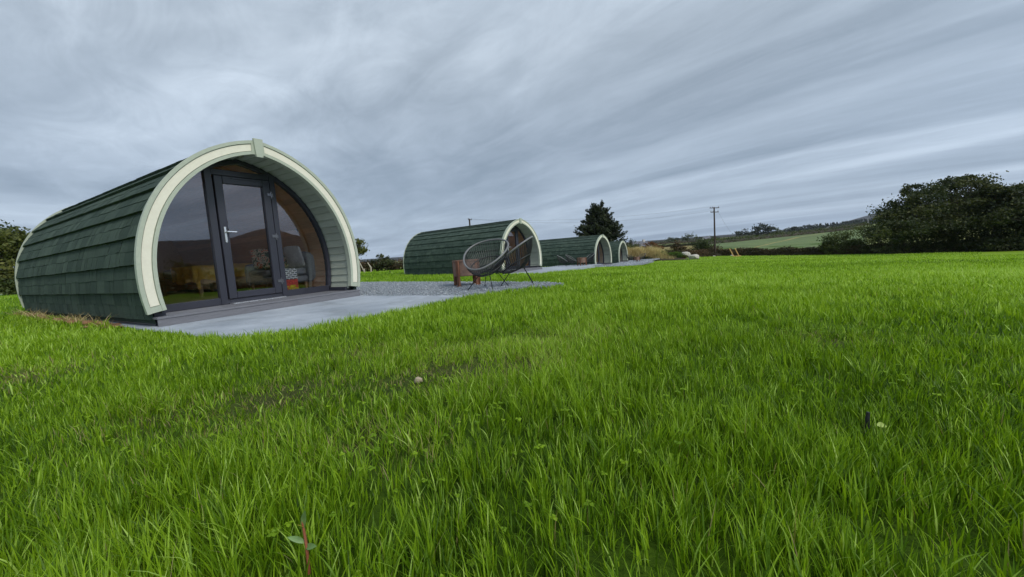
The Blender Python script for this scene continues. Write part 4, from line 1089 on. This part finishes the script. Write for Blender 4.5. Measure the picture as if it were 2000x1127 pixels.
bush('green weeds on the right shoulder of the dry grass mound', [(19.3, 51.0, -1.75, .9, .6, .42), (20.6, 50.7, -1.85, .9, .6, .40), (21.7, 50.6, -2.05, .7, .5, .32)], 3200, .12, M_weed, 95, None, 'weeds', 'weeds')
bush('dark weedy growth at the foot of the dry grass beside the last gravel', [(15.4, 50.6, -2.1, .8, .4, .35), (17.2, 50.8, -2.15, 1.0, .4, .38)], 2200, .12, M_leaf_dark, 96, None, 'weeds', 'weeds')
bush('russet dead bracken beside the boulders at the end of the mound', [(22.2, 50.9, -2.25, .5, .4, .28)], 700, .1, M_leaf_orange, 97, None, 'weeds', 'weeds')

M_rock = mat_simple('pale_boulder', (0.46, 0.43, 0.37), .85, 0, .3, 2.5, .03, 9, dirt=(0.22, 0.20, 0.17), dirt_amt=.6)
def rock(name, label, loc, sz, seed, mat=None, cat='boulder', group=None, sub=3):
    r = np.random.default_rng(seed); import bmesh
    bm = bmesh.new(); bmesh.ops.create_icosphere(bm, subdivisions=sub, radius=1)
    dirs = r.normal(size=(9, 3)); dirs /= np.linalg.norm(dirs, axis=1)[:, None]; cut = r.uniform(.62, .95, 9)
    for v in bm.verts:
        d = np.array(v.co); k = min([1.0]+[c_/max(1e-3, d@q_) for q_, c_ in zip(dirs, cut) if d@q_ > .05]); v.co = Vector(d*k*(1+.03*math.sin(9*d[0]+5*d[1])))
        v.co.x *= sz[0]; v.co.y *= sz[1]; v.co.z *= sz[2]
    me = bpy.data.meshes.new(name); bm.to_mesh(me); bm.free(); me.materials.append(mat or M_rock)
    o = bpy.data.objects.new(name, me); COL.objects.link(o); o.location = loc
    return tag(o, label, cat, group)
rock('boulder', 'larger cream boulder at the end of the dry grass mound, nearest the lawn', (23.15, 50.0, -2.36), (.72, .5, .42), 3, group='boulders by the mound')
rock('boulder', 'greyer boulder resting behind and left of the cream one', (22.75, 51.5, -2.02), (.62, .5, .46), 4, group='boulders by the mound')
for k, (x, y, s_, l_) in enumerate([(30.9, 60.2, .16, 'small pale stone left of the foot of the utility pole'), (33.1, 59.2, .18, 'small pale stone between the utility pole and the yellow frame')]):
    rock('stone', l_, (x, y, gz1(x, y)+.05), (s_*1.4, s_, s_*.8), 8+k, cat='stone', group='stones along the hedge bank', sub=2)
for k, (b_, l_, m_) in enumerate([((31.2, 75, -1.5, 1.3, 1.0), 'dark round bush behind the mound, left one of two', M_leaf_brown), ((34.4, 72, -1.5, 1.7, 1.3), 'dark round bush behind the boulders, right one of two', M_leaf_dark), ((37.5, 76, -2.2, 2.6, .9), 'low dark scrub just left of the utility pole beyond the bank', M_leaf_brown)]):
    bush(l_, [(b_[0], b_[1], b_[2], b_[3], 1.0, b_[4]), (b_[0]+.9, b_[1], b_[2]-.4, b_[3]*.7, .9, b_[4]*.7)], 1500, .24, m_, 110+k, 'bushes beyond the hedge bank')
bush('russet leaved bush beyond the dry grass', [(31.9, 90, -1.0, 1.6, 1.2, .9), (33.2, 90, -1.7, 1.3, 1.1, .8)], 1300, .28, M_leaf_orange, 115)
bush('dark spiky bush left of the russet one beyond the dry grass', [(28.6, 92, -1.0, 1.5, 1.2, 1.3), (27, 92, -1.5, 1.8, 1.2, .9), (28.2, 92, .3, .4, .4, .6)], 1300, .28, M_leaf_dark, 116)
bush('pale green scrub behind the farthest pod', [(22.3, 80, -1.2, 2.2, 1.2, .8), (25, 84, -1.4, 2.2, 1.2, .8)], 1300, .28, M_leaf_warm, 117)

# ------------------------------------------------------------------ the lawn
r = np.random.default_rng(2024)
BARE = [(-1.0, 1.63, .30, .9), (-.36, 1.85, .34, .75), (.08, 1.9, .22, .8), (-1.38, 1.5, .18, .6), (-3.2, 2.45, .45, .7), (-1.0, 1.38, .16, .6), (-.35, 2.3, .4, .45), (.2, 2.5, .35, .6), (1.6, 2.0, .16, .7), (-.5, 1.2, .16, .55), (-.9, 2.4, .3, .5), (-.3, 1.05, .12, .5)]
def bare(x, y):
    b_ = np.zeros_like(x)
    for cx, cy, rr, s_ in BARE: b_ = np.maximum(b_, s_*np.exp(-((x-cx)**2+((y-cy)*1.0)**2)/(rr*rr)))
    nz = fbm(x*3.5, y*3.5, 2, 3); return np.clip(b_*(.35+1.3*nz), 0, 1)
def keep_out(x, y):
    k = np.zeros(x.shape, bool)
    for P_, z_ in SLABS:
        cx = np.mean([p_[0] for p_ in P_]); cy = np.mean([p_[1] for p_ in P_]); m_ = np.hypot(x-cx, y-cy) < 16
        if m_.any():
            s_ = in_poly(x[m_], y[m_], P_); k[np.where(m_)[0]] |= s_
    k |= (x > 14) & (x < 23) & (np.abs(y-52) < 1.5)
    return k
AV, AQ, AT, AH = [], [], [], []; off_ = 0
def ring(r0, r1, dens, wd, ht, seg, azl=(-66, 66), lean=.46):
    global off_
    A_ = math.radians(azl[1]-azl[0])*.5*(r1*r1-r0*r0); n = int(A_*dens)
    th = np.radians(r.uniform(azl[0], azl[1], n)); rr = np.sqrt(r.uniform(r0*r0, r1*r1, n)); x = rr*np.sin(th); y = rr*np.cos(th)
    # gather blades into tufts
    ts = .05+.012*rr; cs = ts*1.5; cs = .055 if r1 < 3.1 else .085 if r1 < 12.1 else .3; ix = np.floor(x/cs).astype(int); iy = np.floor(y/cs).astype(int)
    tx = (ix+vn[0].g[ix % 256, iy % 256])*cs; ty = (iy+vn[1].g[ix % 256, iy % 256])*cs; tr_ = vn[2].g[ix % 256, iy % 256]
    pull = .10+.26*tr_; ox_, oy_ = x-tx, y-ty; x = tx+ox_*(1-pull); y = ty+oy_*(1-pull); tuft_a = np.arctan2(oy_, ox_)
    big = fbm(x/.55, y/.55, 3, 3); mid = fbm(x/.16+7, y/.16, 4, 2); wide = fbm(x/2.8, y/2.8, 5, 2); bands = fbm(x/14+3, y/4, 2, 3); br = bare(x, y)
    p_ = np.clip(.05+1.5*mid, .06, 1)*(1-.60*br); k = (r.random(n) < p_) & ~keep_out(x, y)
    x, y, rr, big, mid, wide, br = (q_[k] for q_ in (x, y, rr, big, mid, wide, br))
    bands = bands[k]; tuft_a = tuft_a[k]; tr_ = tr_[k]; n = len(x)
    z = ground_z(x, y)
    h = ht*(.42+1.0*big)*(.70+.6*mid)*(.84+.32*tr_)*r.uniform(.5, 1.25, n)*(1-.62*br)*(.85+.3*wide)
    h = h*np.where(r.random(n) < .015, 1.35, 1.0)
    sidef = np.clip((x+1)/6, 0, 1)*np.clip((rr-1.2)/6, 0, 1)
    hue = np.clip(-.04+.10*np.clip((rr-.8)/4, 0, 1)+.46*r.random(n)+.36*(big-.3)+.24*(wide-.4)+.13*sidef+.16*(tr_-.5)+.55*(bands-.5)*np.clip(rr/6, .25, 1)+.08*r.normal(size=n), 0, .80)
    pale = r.random(n) < .045; hue = np.where(pale, r.uniform(.78, .85, n), hue)
    st = r.random(n) < (.012+.42*br); hue = np.where(st, r.uniform(.88, 1, n), hue)
    w = wd*r.uniform(.6, 1.4, n)*np.where(r.random(n) < .03, 1.5, 1)*np.where(st, .55, 1); ln = lean
    a0 = fbm(x/.4, y/.4+9, 1, 2)*4*PI   # neighbours lean alike
    la = np.where(r.random(n) < .42, tuft_a+r.normal(size=n)*.55, a0+r.normal(size=n)*1.5); a = la+PI/2+r.normal(size=n)*.5
    lnn = h*ln*r.uniform(.1, 1.4, n)*(1+br); curl = r.uniform(1.2, 2.6, n)
    ex, ey = np.cos(a)*w/2, np.sin(a)*w/2; dx, dy = np.cos(la)*lnn, np.sin(la)*lnn; V = []
    for s_ in range(seg+1):
        t = s_/seg; tp = t**curl; cx = x+dx*tp; cy = y+dy*tp; cz = z-.004+h*(t-.22*t**3*lnn/np.maximum(h, 1e-3)); ww = min(1, (1-t)*1.7+.15)*(.75+.25*min(1, t*4))
        if s_ < seg: V += [np.stack([cx-ex*ww, cy-ey*ww, cz], 1), np.stack([cx+ex*ww, cy+ey*ww, cz], 1)]
        else: V += [np.stack([cx, cy, cz], 1)]
    m_ = 2*seg+1; V = np.stack(V, 1).reshape(-1, 3); o_ = np.arange(n)[:, None]*m_+off_
    for s_ in range(seg-1): AQ.append(o_+np.array([[2*s_, 2*s_+1, 2*s_+3, 2*s_+2]]))
    AT.append(o_+np.array([[2*seg-2, 2*seg-1, 2*seg]])); AV.append(V.astype(np.float32)); AH.append(np.repeat(hue, m_).astype(np.float32)); off_ += len(V)
ring(.28, .8, 24000, .0027, .074, 5, (-75, 75))
ring(.28, 2.2, 7000, .0035, .078, 3, (75, 285))
ring(0, .28, 9000, .0030, .074, 4, (0, 360))
ring(2.2, 7, 1600, .009, .08, 2, (66, 130))
ring(2.2, 7, 1600, .009, .08, 2, (-110, -66))
ring(7, 24, 260, .025, .085, 1, (66, 112))
ring(.8, 1.6, 19000, .0028, .074, 4, (-75, 75))
ring(1.6, 2.2, 13000, .0034, .075, 3, (-75, 75))
ring(2.2, 3, 11500, .0037, .075, 3)
ring(3, 6, 4000, .0065, .080, 2)
ring(6, 12, 1300, .011, .080, 2)
ring(12, 24, 280, .026, .085, 1)
ring(24, 48, 55, .055, .095, 1, (-60, 56))
ring(48, 75, 14, .10, .11, 1, (-50, 50))
lawn = np_mesh('lawn_grass', np.concatenate(AV), [np.concatenate(AQ), np.concatenate(AT)], M_grass, attr={'hue': np.concatenate(AH)})
tag(lawn, 'bright green lawn grass in tufts over the whole field', 'grass', kind='stuff')
print('grass verts', off_)
# clover and small weeds among the blades
r = np.random.default_rng(31); n = 900; th = np.radians(r.uniform(-62, 62, n)); rr = r.uniform(.5, 3.2, n); x = rr*np.sin(th); y = rr*np.cos(th)
k = (fbm(x*2, y*2, 1, 2) > .47) & ~keep_out(x, y); x, y = x[k], y[k]; n = len(x); z = ground_z(x, y)+r.uniform(.025, .062, n)
V = []; F = []; H = []
for i in range(n):
    a0 = r.uniform(0, 2*PI); s_ = r.uniform(.004, .008); hu = r.uniform(.3, .6)
    for j in range(3):
        a = a0+j*2.09; c_ = np.array([x[i]+math.cos(a)*s_*.8, y[i]+math.sin(a)*s_*.8, z[i]]); b0 = len(V)
        for q_ in range(6):
            t = q_*PI/3; V.append((c_[0]+math.cos(t)*s_*.75, c_[1]+math.sin(t)*s_*.75, c_[2]+.002*math.cos(2*t+a)))
        F.append(tuple(range(b0, b0+6))); H += [hu]*6
np_m = np_mesh('clover', V, F, M_grass, attr={'hue': np.array(H)}); tag(np_m, 'scattered clover leaves among the grass blades near the camera', 'clover', kind='stuff')

# dock seedling at the bottom of the picture
M_dock = mat_simple('grey_green_leaf', (0.13, 0.22, 0.07), .5, 0, .25, 60)
M_dockstem = mat_simple('red_stem', (0.28, 0.09, 0.05), .5, 0, .2, 40)
dx_, dy_ = -.40, .665; dk = empty('dock_plant', (dx_, dy_, gz1(dx_, dy_))); tag(dk, 'young broad-leaved weed with a reddish stem at the bottom edge, left of centre', 'weed')
q = MB(); q.tube([(0, 0, -.01), (.002, 0, .05), (0, 0, .105)], [.003, .0026, .002], 6); q.build('stem', M_dockstem, dk)
def leaf(root, base, d, L_, w_, mat, name='leaf', droop=.2):
    d = Vector(d).normalized(); side = d.cross(Vector((0, -.8, .6))).normalized(); up = side.cross(d); V = []; n_ = 8
    for k in range(n_+1):
        t = k/n_; c_ = Vector(base)+d*L_*t-Vector((0, 0, 1))*droop*L_*t*t; ww = w_*math.sin(PI*min(1, t*.93+.07))**.8*(1-.25*t)
        V += [c_-side*ww+up*ww*.25, c_, c_+side*ww+up*ww*.25]
    F = []
    for k in range(n_): F += [(3*k, 3*k+1, 3*k+4, 3*k+3), (3*k+1, 3*k+2, 3*k+5, 3*k+4)]
    return np_mesh(name, V, F, mat, root, True)
leaf(dk, (0, 0, .085), (.22, -.1, 1), .05, .006, M_dock); leaf(dk, (0, 0, .06), (-1, -.1, .75), .036, .0055, M_dock); leaf(dk, (0, 0, .09), (.05, -.5, .6), .03, .006, mat_simple('yellow_leaf', (.38, .36, .03), .5, 0, .3, 60)); leaf(dk, (0, 0, .05), (.9, -.3, .5), .03, .006, M_dock)
# pale stone, dark peg with a yellow leaf
rock('stone', 'small beige stone lying in the thin grass left of the middle', (-.445, 1.73, gz1(-.445, 1.73)+.014), (.025, .018, .018), 15, mat_simple('beige_stone', (.36, .29, .20), .8, 0, .2, 30), 'stone', None, 2)
sx, sy = .925, 1.02; q = MB(); q.tube([(0, 0, -.02), (0, 0, .05), (.002, 0, .068)], [.005, .005, .004], 8); o = q.build('peg', M_black, loc=(sx, sy, gz1(sx, sy))); tag(o, 'small black peg sticking up in the grass at the lower right', 'peg')
lf_ = empty('fallen_leaf', (sx+.006, sy-.03, gz1(sx, sy)+.045)); tag(lf_, 'yellow-green broad leaf beside the small black peg', 'leaf'); leaf(lf_, (-.008, 0, 0), (1, .1, .1), .03, .008, mat_simple('yellow_green_leaf', (.27, .36, .05), .5, 0, .2, 60), 'blade', .3)
# broken soil, rubble and dead weeds at the foot of the near pod
M_soil = mat_simple('orange_soil', (0.22, 0.115, 0.055), .95, 0, .45, 5, .02, 30)
V = []; F = []; n_ = 46
for i in range(n_+1):
    w_ = .75+i/n_*5.9; x0, y0 = pod_xy(0, -1.50, w_); x1, y1 = pod_xy(0, -1.72-.13*math.sin(i*1.3)-.10*math.sin(i*.37), w_)
    for j in range(5):
        t = j/4; x = x0+(x1-x0)*t; y = y0+(y1-y0)*t; V.append((x, y, gz1(x, y)+.01+.055*math.sin(PI*min(1, t*1.1+.25))*(.6+.8*random.random())*(1-max(0, t-.7))))
F = [(5*i+j, 5*i+j+1, 5*i+6+j, 5*i+5+j) for i in range(n_) for j in range(4)]
tag(np_mesh('disturbed_soil', V, F, M_soil, smooth=True), 'strip of orange soil along the foot of the near pod', 'soil', kind='stuff')
r = np.random.default_rng(8); n = 420; w_ = r.uniform(1.0, 6.6, n); u_ = -1.60-r.uniform(0, .22, n)
P_ = np.array([pod_xy(0, a, c_) for a, c_ in zip(u_, w_)]); x, y = P_[:, 0], P_[:, 1]; cl = fbm(w_*1.7, w_*0, 3, 2)
V, Fq_, Ft_, H = blades_at(x, y, ground_z(x, y), (.06+.24*np.clip(cl-.35, 0, 1)*2)*r.uniform(.5, 1.2, n), .009*r.uniform(.7, 1.5, n), r.uniform(.1, .7, n), r, 1.0, 3)
tag(np_mesh('dead_weeds', V, [Fq_, Ft_], M_drygrass, attr={'hue': H}), 'dead grass stalks along the foot of the near pod', 'grass', kind='stuff')
for k in range(9):
    w0_ = [1.3, 1.7, 2.2, 2.9, 3.3, 3.9, 4.6, 5.2, 6.0][k]; x, y = pod_xy(0, -1.68-.05*(k % 3), w0_)
    rock('rubble', ['rust coloured lump of rubble nearest the step of the near pod', 'second lump of rubble from the near pod step', 'third lump of rubble from the near pod step', 'fourth lump of rubble from the near pod step', 'fifth lump of rubble, under the middle of the near pod wall', 'sixth lump of rubble from the near pod step', 'seventh lump of rubble from the near pod step', 'eighth lump, last but one towards the pod rear', 'last lump of rubble at the rear corner of the near pod'][k],
         (x, y, gz1(x, y)+.04), (.07+.02*(k % 2), .06, .045), 50+k, M_soil, 'rubble', 'lumps of rubble along the near pod wall', 2)

# ------------------------------------------------------------------ pole, wires, posts
M_polewood = mat_simple('creosoted_pole', (0.045, 0.028, 0.022), .85, 0, .3, 3, .01, 20)
M_insul = mat_simple('insulator', (0.10, 0.09, 0.09), .3, 0, .1, 5)
M_timber = mat_simple('yellow_timber', (0.50, 0.30, 0.11), .6, 0, .2, 5)
M_greywood = mat_simple('weathered_wood', (0.38, 0.33, 0.26), .85, 0, .25, 8, .005, 40)
def pole(label, x, y, H, az_, arms=((-.12, 1.0), (-.75, .85)), r0=.14):
    z = gz1(x, y); root = empty('utility_pole', (x, y, z), az_); tag(root, label, 'utility pole', 'wooden utility poles')
    q = MB(); q.tube([(0, 0, -.4), (0, 0, H)], [r0, r0*.72], 12); q.build('shaft', M_polewood, root)
    for dz, w in arms:
        q = MB(); q.box((-w, -.17, H+dz-.05), (w*.85, -.09, H+dz+.05), .005); a = q.build('crossarm', M_polewood, root)
        for s_ in (-.92, -.45, .75):
            q = MB(); q.tube([(s_*w, -.13, H+dz+.05), (s_*w, -.13, H+dz+.13), (s_*w, -.13, H+dz+.22)], [.02, .05, .03], 8); q.build('insulator', M_insul, a)
    return root
pole('tall dark utility pole with two crossarms rising from the hedge bank', 31.6, 61.2, 7.45, math.radians(20))
pole('distant utility pole whose top shows above the roof of the second pod', -6.0, 64, 7.4, math.radians(60), ((-.12, .5),), .16)
def wire(label, a, b_, sag, r_=.007):
    q = MB(); n = 40; q.tube([Vector(a).lerp(Vector(b_), k/n)+Vector((0, 0, -4*sag*(k/n)*(1-k/n))) for k in range(n+1)], r_, 4)
    o = q.build('overhead_wire', M_black); return tag(o, label, 'wire', 'overhead wires')
zt_ = gz1(31.6, 61.2)+7.45
wire('upper overhead wire between the two utility poles', (30.7, 61.0, zt_+.08), (-6.4, 64, gz1(-6, 64)+7.45), .9)
wire('lower overhead wire between the two utility poles', (31.0, 60.9, zt_-.55), (-5.6, 64.1, gz1(-6, 64)+7.35), 1.1)
wire('overhead wire dropping away right of the tall pole towards the far farm', (32.2, 61.4, zt_-.55), (62.0, 105, -2.0), 1.2, .009)
# pale gate, leaning post and dark stake between the pods
def post_(name, label, pts, r_, mat, cat='post'):
    q = MB(); q.tube(pts, r_, 8); o = q.build(name, mat); return tag(o, label, cat)
post_('fence_post', 'leaning weathered wooden post in the gap between the first two pods', [(-13.25, 37.8, gz1(-13.25, 37.8)-.2), (-13.22, 37.8, -.6), (-13.5, 37.8, -.1)], [.075, .07, .05], M_greywood)
post_('stake', 'short dark stake near the rear corner of the second pod', [(-9.08, 30, gz1(-9.08, 30)-.1), (-9.1, 30, -.82)], [.05, .035], M_polewood, 'stake')
gate = empty('field_gate', (-13.75, 36.3, gz1(-13.75, 36.3))); tag(gate, 'pale wooden gate section just right of the near pod arch', 'gate')
q = MB(); q.box((-.07, -.07, -.2), (.07, .07, 1.12), .01); q.build('post', M_greywood, gate)
q = MB(); q.box((.38, -.05, -.2), (.48, .05, .35), .01); q.build('post', M_greywood, gate)
for z in (.3, .62, .95):
    q = MB(); q.box((-1.3, -.03, z), (-.075, .03, z+.14), .005); q.build('rail', M_greywood, gate)
q = MB(); q.tube([(.02, 0, 1.05), (.42, 0, .05)], [.05, .05], 6); q.build('brace', M_greywood, gate)
# yellow timber frame on the lawn
fr0 = empty('climbing_frame', (31.9, 56.0, gz1(31.9, 56))); tag(fr0, 'small yellow timber frame with two slanting bars in front of the hedge bank', 'climbing frame')
for dx in (-.35, .40):
    q = MB(); q.box((-.055, -.055, 0), (.055, .055, 1.32), .008, Matrix.Translation((dx, 0, 0)) @ Matrix.Rotation(-.46, 4, 'Y')); q.build('slanting_bar', M_timber, fr0)
    q = MB(); q.box((-.05, -.05, 0), (.05, .05, 1.2), .008, Matrix.Translation((dx-.55, .7, 0)) @ Matrix.Rotation(.55, 4, 'X')); 
q = MB(); q.box((-.55, -.12, .02), (.62, .0, .12), .008); q.build('base_rail', M_timber, fr0)
# grey lane at the far left
lane = [(-75, 43.6), (-50, 43.2), (-44.5, 36.5), (-30, 27.5), (-29.5, 28.6), (-44, 38.0), (-49.5, 44.6), (-75, 45.2)]
V = []; F = []
for k in range(30):
    t = k/29; a = (-75+45*t, 43.5-13.5*t); V += [(a[0], a[1], gz1(*a)+.03), (a[0]+.6, a[1]+1.3, gz1(a[0]+.6, a[1]+1.3)+.03)]
F = [(2*k, 2*k+1, 2*k+3, 2*k+2) for k in range(29)]
tag(np_mesh('lane', V, F, mat_simple('lane_gravel', (.36, .37, .38), .9, 0, .15, 2)), kind='structure')

# ------------------------------------------------------------------ the far side of the valley
def far_tree(label, x, y, w, h, n, seed, mat, group, kind='tree', cat='tree', conical=False):
    z = gz1(x, y)-.3; root = empty(kind, (x, y, z)); tag(root, label, cat, group); r = np.random.default_rng(seed)
    if conical:
        zz = r.random(n); C = np.stack([r.normal(size=n)*w*.42*(1-zz*.75), r.normal(size=n)*w*.42*(1-zz*.75), zz*h], 1)
        V, F, H = leaves_at(C, r.random(n), h*.14, r)
    else:
        bl = [(0, 0, h*.58, w*.5, w*.5, h*.40), (-w*.3, 0, h*.38, w*.34, w*.3, h*.34), (w*.32, 0, h*.42, w*.34, w*.3, h*.34)]
        V, F, H = leaf_cloud(bl, n, h*.15, seed, 10, .3)
    np_mesh('crown', V, F, mat, root, attr={'hue': H})
    q = MB(); q.tube([(0, 0, -.3), (0, 0, h*.6)], [h*.03, h*.015], 6); q.build('trunk', M_bark, root)
G5 = 'trees on the far skyline'
far_tree('dark tree at the left end of the skyline clump right of the utility pole', 246, 420, 13, 10, 420, 1, M_needle, G5)
far_tree('low dark tree between the left skyline tree and the big dome', 256, 420, 14, 8, 420, 2, M_needle, G5)
far_tree('biggest domed dark tree on the skyline right of the utility pole', 268, 420, 18, 14, 700, 3, M_needle, G5)
far_tree('small green round tree right of the big domed one on the skyline', 281.5, 420, 11, 8.5, 400, 4, M_leaf_mid, G5)
far_tree('lone narrow tree left of the ridge wood', 372, 520, 6, 11, 260, 5, M_needle, G5)
far_tree('low tree at the left end of the ridge wood', 352, 520, 12, 7, 300, 6, M_leaf_dark, G5)
for k, (x, w, h) in enumerate([(171, 11, 7.5), (180, 16, 7), (191, 15, 9.5), (203, 9, 6), (214, 12, 6)]):
    far_tree(['small dark tree leftmost above the tan grass on the skyline', 'wide low dark tree above the boulders on the skyline', 'dark domed tree tallest of those left of the utility pole', 'small tree beside the far white cottage', 'low trees directly behind the utility pole'][k], x, 420, w, h, 360, 20+k, M_needle if k % 2 else M_leaf_dark, 'trees left of the utility pole on the far slope')
# ridge wood: nobody could count its trees
r = np.random.default_rng(77); n = 420; Vs = []; Fs = []; Hs = []; o_ = 0
for k in range(n):
    t = r.random(); x = 560+t*300; y = 800+r.uniform(-18, 22); hh = r.uniform(9, 15)*(0.8+.35*t); z = gz1(x, y)-1; m_ = 26; zz = r.random(m_)**.9
    C = np.stack([x+r.normal(size=m_)*2.3*(1-zz*.8), y+r.normal(size=m_)*2.3*(1-zz*.8), z+zz*hh], 1); V, F, H = leaves_at(C, np.clip(r.random()*.5+r.random(m_)*.4, 0, 1), 3.0, r)
    Vs.append(V); Fs.append(F+o_); Hs.append(H); o_ += len(V)
tag(np_mesh('ridge_wood', np.concatenate(Vs), np.concatenate(Fs), M_needle, attr={'hue': np.concatenate(Hs)}), 'dark conifer wood along the far ridge', 'wood', kind='stuff')
# field boundaries (hedgerows) on the far slope
HG = 'hedgerows across the far slope'
def far_hedge(label, path, h, n, seed, mat=M_leaf_mid): hedge('hedgerow', label, path, h, h*.8, n, h*.30, mat, seed, 'hedgerow', HG)
def ray_pt(azd, r_): a_ = math.radians(azd); return (r_*math.sin(a_), r_*math.cos(a_))
far_hedge('hedgerow along the top of the pale green field', [ray_pt(25.5, 250), ray_pt(28, 300), ray_pt(32, 335), ray_pt(36, 370), ray_pt(41, 400)], 3.4, 3000, 201)
far_hedge('hedgerow down the left side of the pale green field', [ray_pt(26.2, 118), ray_pt(26.0, 180), ray_pt(25.8, 250)], 2.6, 1600, 202)
far_hedge('dark hedgerow running left from the utility pole below the far cottages', [ray_pt(17, 260), ray_pt(20, 262), ray_pt(23, 256), ray_pt(26, 250)], 1.8, 2000, 203, M_leaf_dark)
far_hedge('faint hedgerow along the foot of the ridge wood', [ray_pt(30, 560), ray_pt(34, 600), ray_pt(38, 620), ray_pt(42, 640)], 4.0, 1500, 204)
far_hedge('hedgerow low on the far slope just beyond the lawn bank', [ray_pt(19, 118), ray_pt(23, 116), ray_pt(26.2, 118)], .9, 1400, 205)
far_hedge('upper hedgerow left of the skyline clump', [ray_pt(16, 400), ray_pt(20, 410), ray_pt(25, 420), ray_pt(30, 440)], 3.0, 1800, 206, M_leaf_dark)
for k, (a_, r_) in enumerate([(29, 125), (30.2, 128), (32.1, 124), (33.3, 130), (35.0, 127), (36.2, 132), (31.0, 131), (34.2, 123)]):
    x, y = ray_pt(a_, r_)
    if k < 8: bush(['first', 'second', 'third', 'fourth', 'fifth', 'sixth', 'seventh', 'eighth'][k]+' scattered gorse clump on the lower edge of the pale green field, counted from '+['the pole']*1+'', [(x, y, gz1(x, y)+.3, .9, .6, .45)], 140, .3, M_leaf_dark, 300+k, 'gorse clumps on the pale green field') if False else None
# cottages
M_white = mat_simple('white_render', (.72, .70, .66), .8, 0, .06, 1)
M_slate = mat_simple('slate_roof', (.10, .10, .115), .6, 0, .2, 1)
M_win = mat_simple('dark_window', (.03, .03, .035), .2, 0, .1, 1)
def cottage(label, x, y, w, d_, h, rz, wall=M_white):
    z = gz1(x, y); root = empty('cottage', (x, y, z), rz); tag(root, label, 'cottage', 'cottages on the far slope')
    q = MB(); q.box((-w/2, -d_/2, -1), (w/2, d_/2, h)); q.add([(-w/2, -d_/2, h), (-w/2, d_/2, h), (-w/2, 0, h+d_*.42), (w/2, -d_/2, h), (w/2, d_/2, h), (w/2, 0, h+d_*.42)], [(0, 1, 2), (3, 5, 4)]); q.build('wall', wall, root)
    q = MB(); a = .4; q.add([(-w/2-a, -d_/2-a, h-.15), (w/2+a, -d_/2-a, h-.15), (w/2+a, 0, h+d_*.45), (-w/2-a, 0, h+d_*.45), (-w/2-a, d_/2+a, h-.15), (w/2+a, d_/2+a, h-.15)], [(0, 1, 2, 3), (3, 2, 5, 4)])
    rf = q.build('roof', M_slate, root)
    q = MB(); q.box((w/2-1.2, -.3, h+d_*.3), (w/2-.6, .3, h+d_*.45+.45)); q.build('chimney', wall, rf)
    for sx in (-.3, .3):
        q = MB(); q.box((sx*w-.5, -d_/2-.06, 1.0), (sx*w+.5, -d_/2-.01, 2.2)); q.build('window', M_win, root)
    q = MB(); q.box((-.5, -d_/2-.06, 0), (.5, -d_/2-.01, 2.1)); q.build('door', M_win, root)
cottage('tiny white cottage below the ridge wood at the top of the far slope', 401, 500, 5, 3.5, 1.8, .5)
cottage('far white cottage on the skyline left of the utility pole', 207, 418, 9, 5, 2.2, .3)
cottage('grey roofed farm building just above the tan dry grass', 38.6, 120, 6.5, 4.5, 1.5, .4, mat_simple('grey_render', (.5, .47, .44), .8, 0, .1, 1))
q = MB(); q.tube([(0, 0, -1), (0, 0, 8.5)], [.28, .16], 8)
o = q.build('mast', M_white); o.location = (541, 600, gz1(541, 600)+2); tag(o, 'thin white mast standing in front of the ridge wood', 'mast')
for k, (a_, r_, h_) in enumerate([(94, 92, 5), (98.5, 88, 7), (101, 84, 5), (105, 80, 8), (110, 82, 6), (90, 98, 5)]):
    x, y = ray_pt(a_, r_); far_tree(['short tree left of the tall pair on the field edge mirrored in the pod glass', 'tall tree left of the gap on the field edge mirrored in the pod glass', 'short tree between the two tallest on the mirrored field edge', 'tallest tree on the field edge mirrored in the pod glass', 'medium tree beyond the tallest on the mirrored field edge', 'short outermost tree on the field edge below the mirrored hill'][k], x, y, h_*1.1, h_, 500, 400+k, M_leaf_mid, 'trees mirrored in the pod glass')
# hedge and trees on the side of the lawn behind the camera's right (mirrored in the glass)
hedge('hedge_bank', 'hedge along the side of the lawn mirrored in the pod glass', [(62, 20), (60, 6), (58, -8), (50, -22), (40, -36)], 1.7, 1.2, 9000, .34, M_leaf_dark, 210)

# ------------------------------------------------------------------ the air
hm = bpy.data.materials.new('haze'); hm.use_nodes = True; hm.node_tree.nodes.clear(); nb = NB(hm.node_tree)
pv = nb.n('ShaderNodeVolumePrincipled', ins={'Color': (0.80, 0.88, 1.0, 1), 'Density': 0.00007, 'Anisotropy': 0.2})
ho = nb.n('ShaderNodeOutputMaterial'); nb.link(pv.outputs[0], ho.inputs['Volume'])
_ext = 5700; _zt = max(60.0, float(GZ.max())+3); _zb = float(GZ.min())-1
q = MB(); q.box((-_ext, -_ext, _zb), (_ext, _ext, _zt)); tag(q.build('haze', hm), 'thin pale haze in the air over the whole landscape', 'haze', kind='stuff')
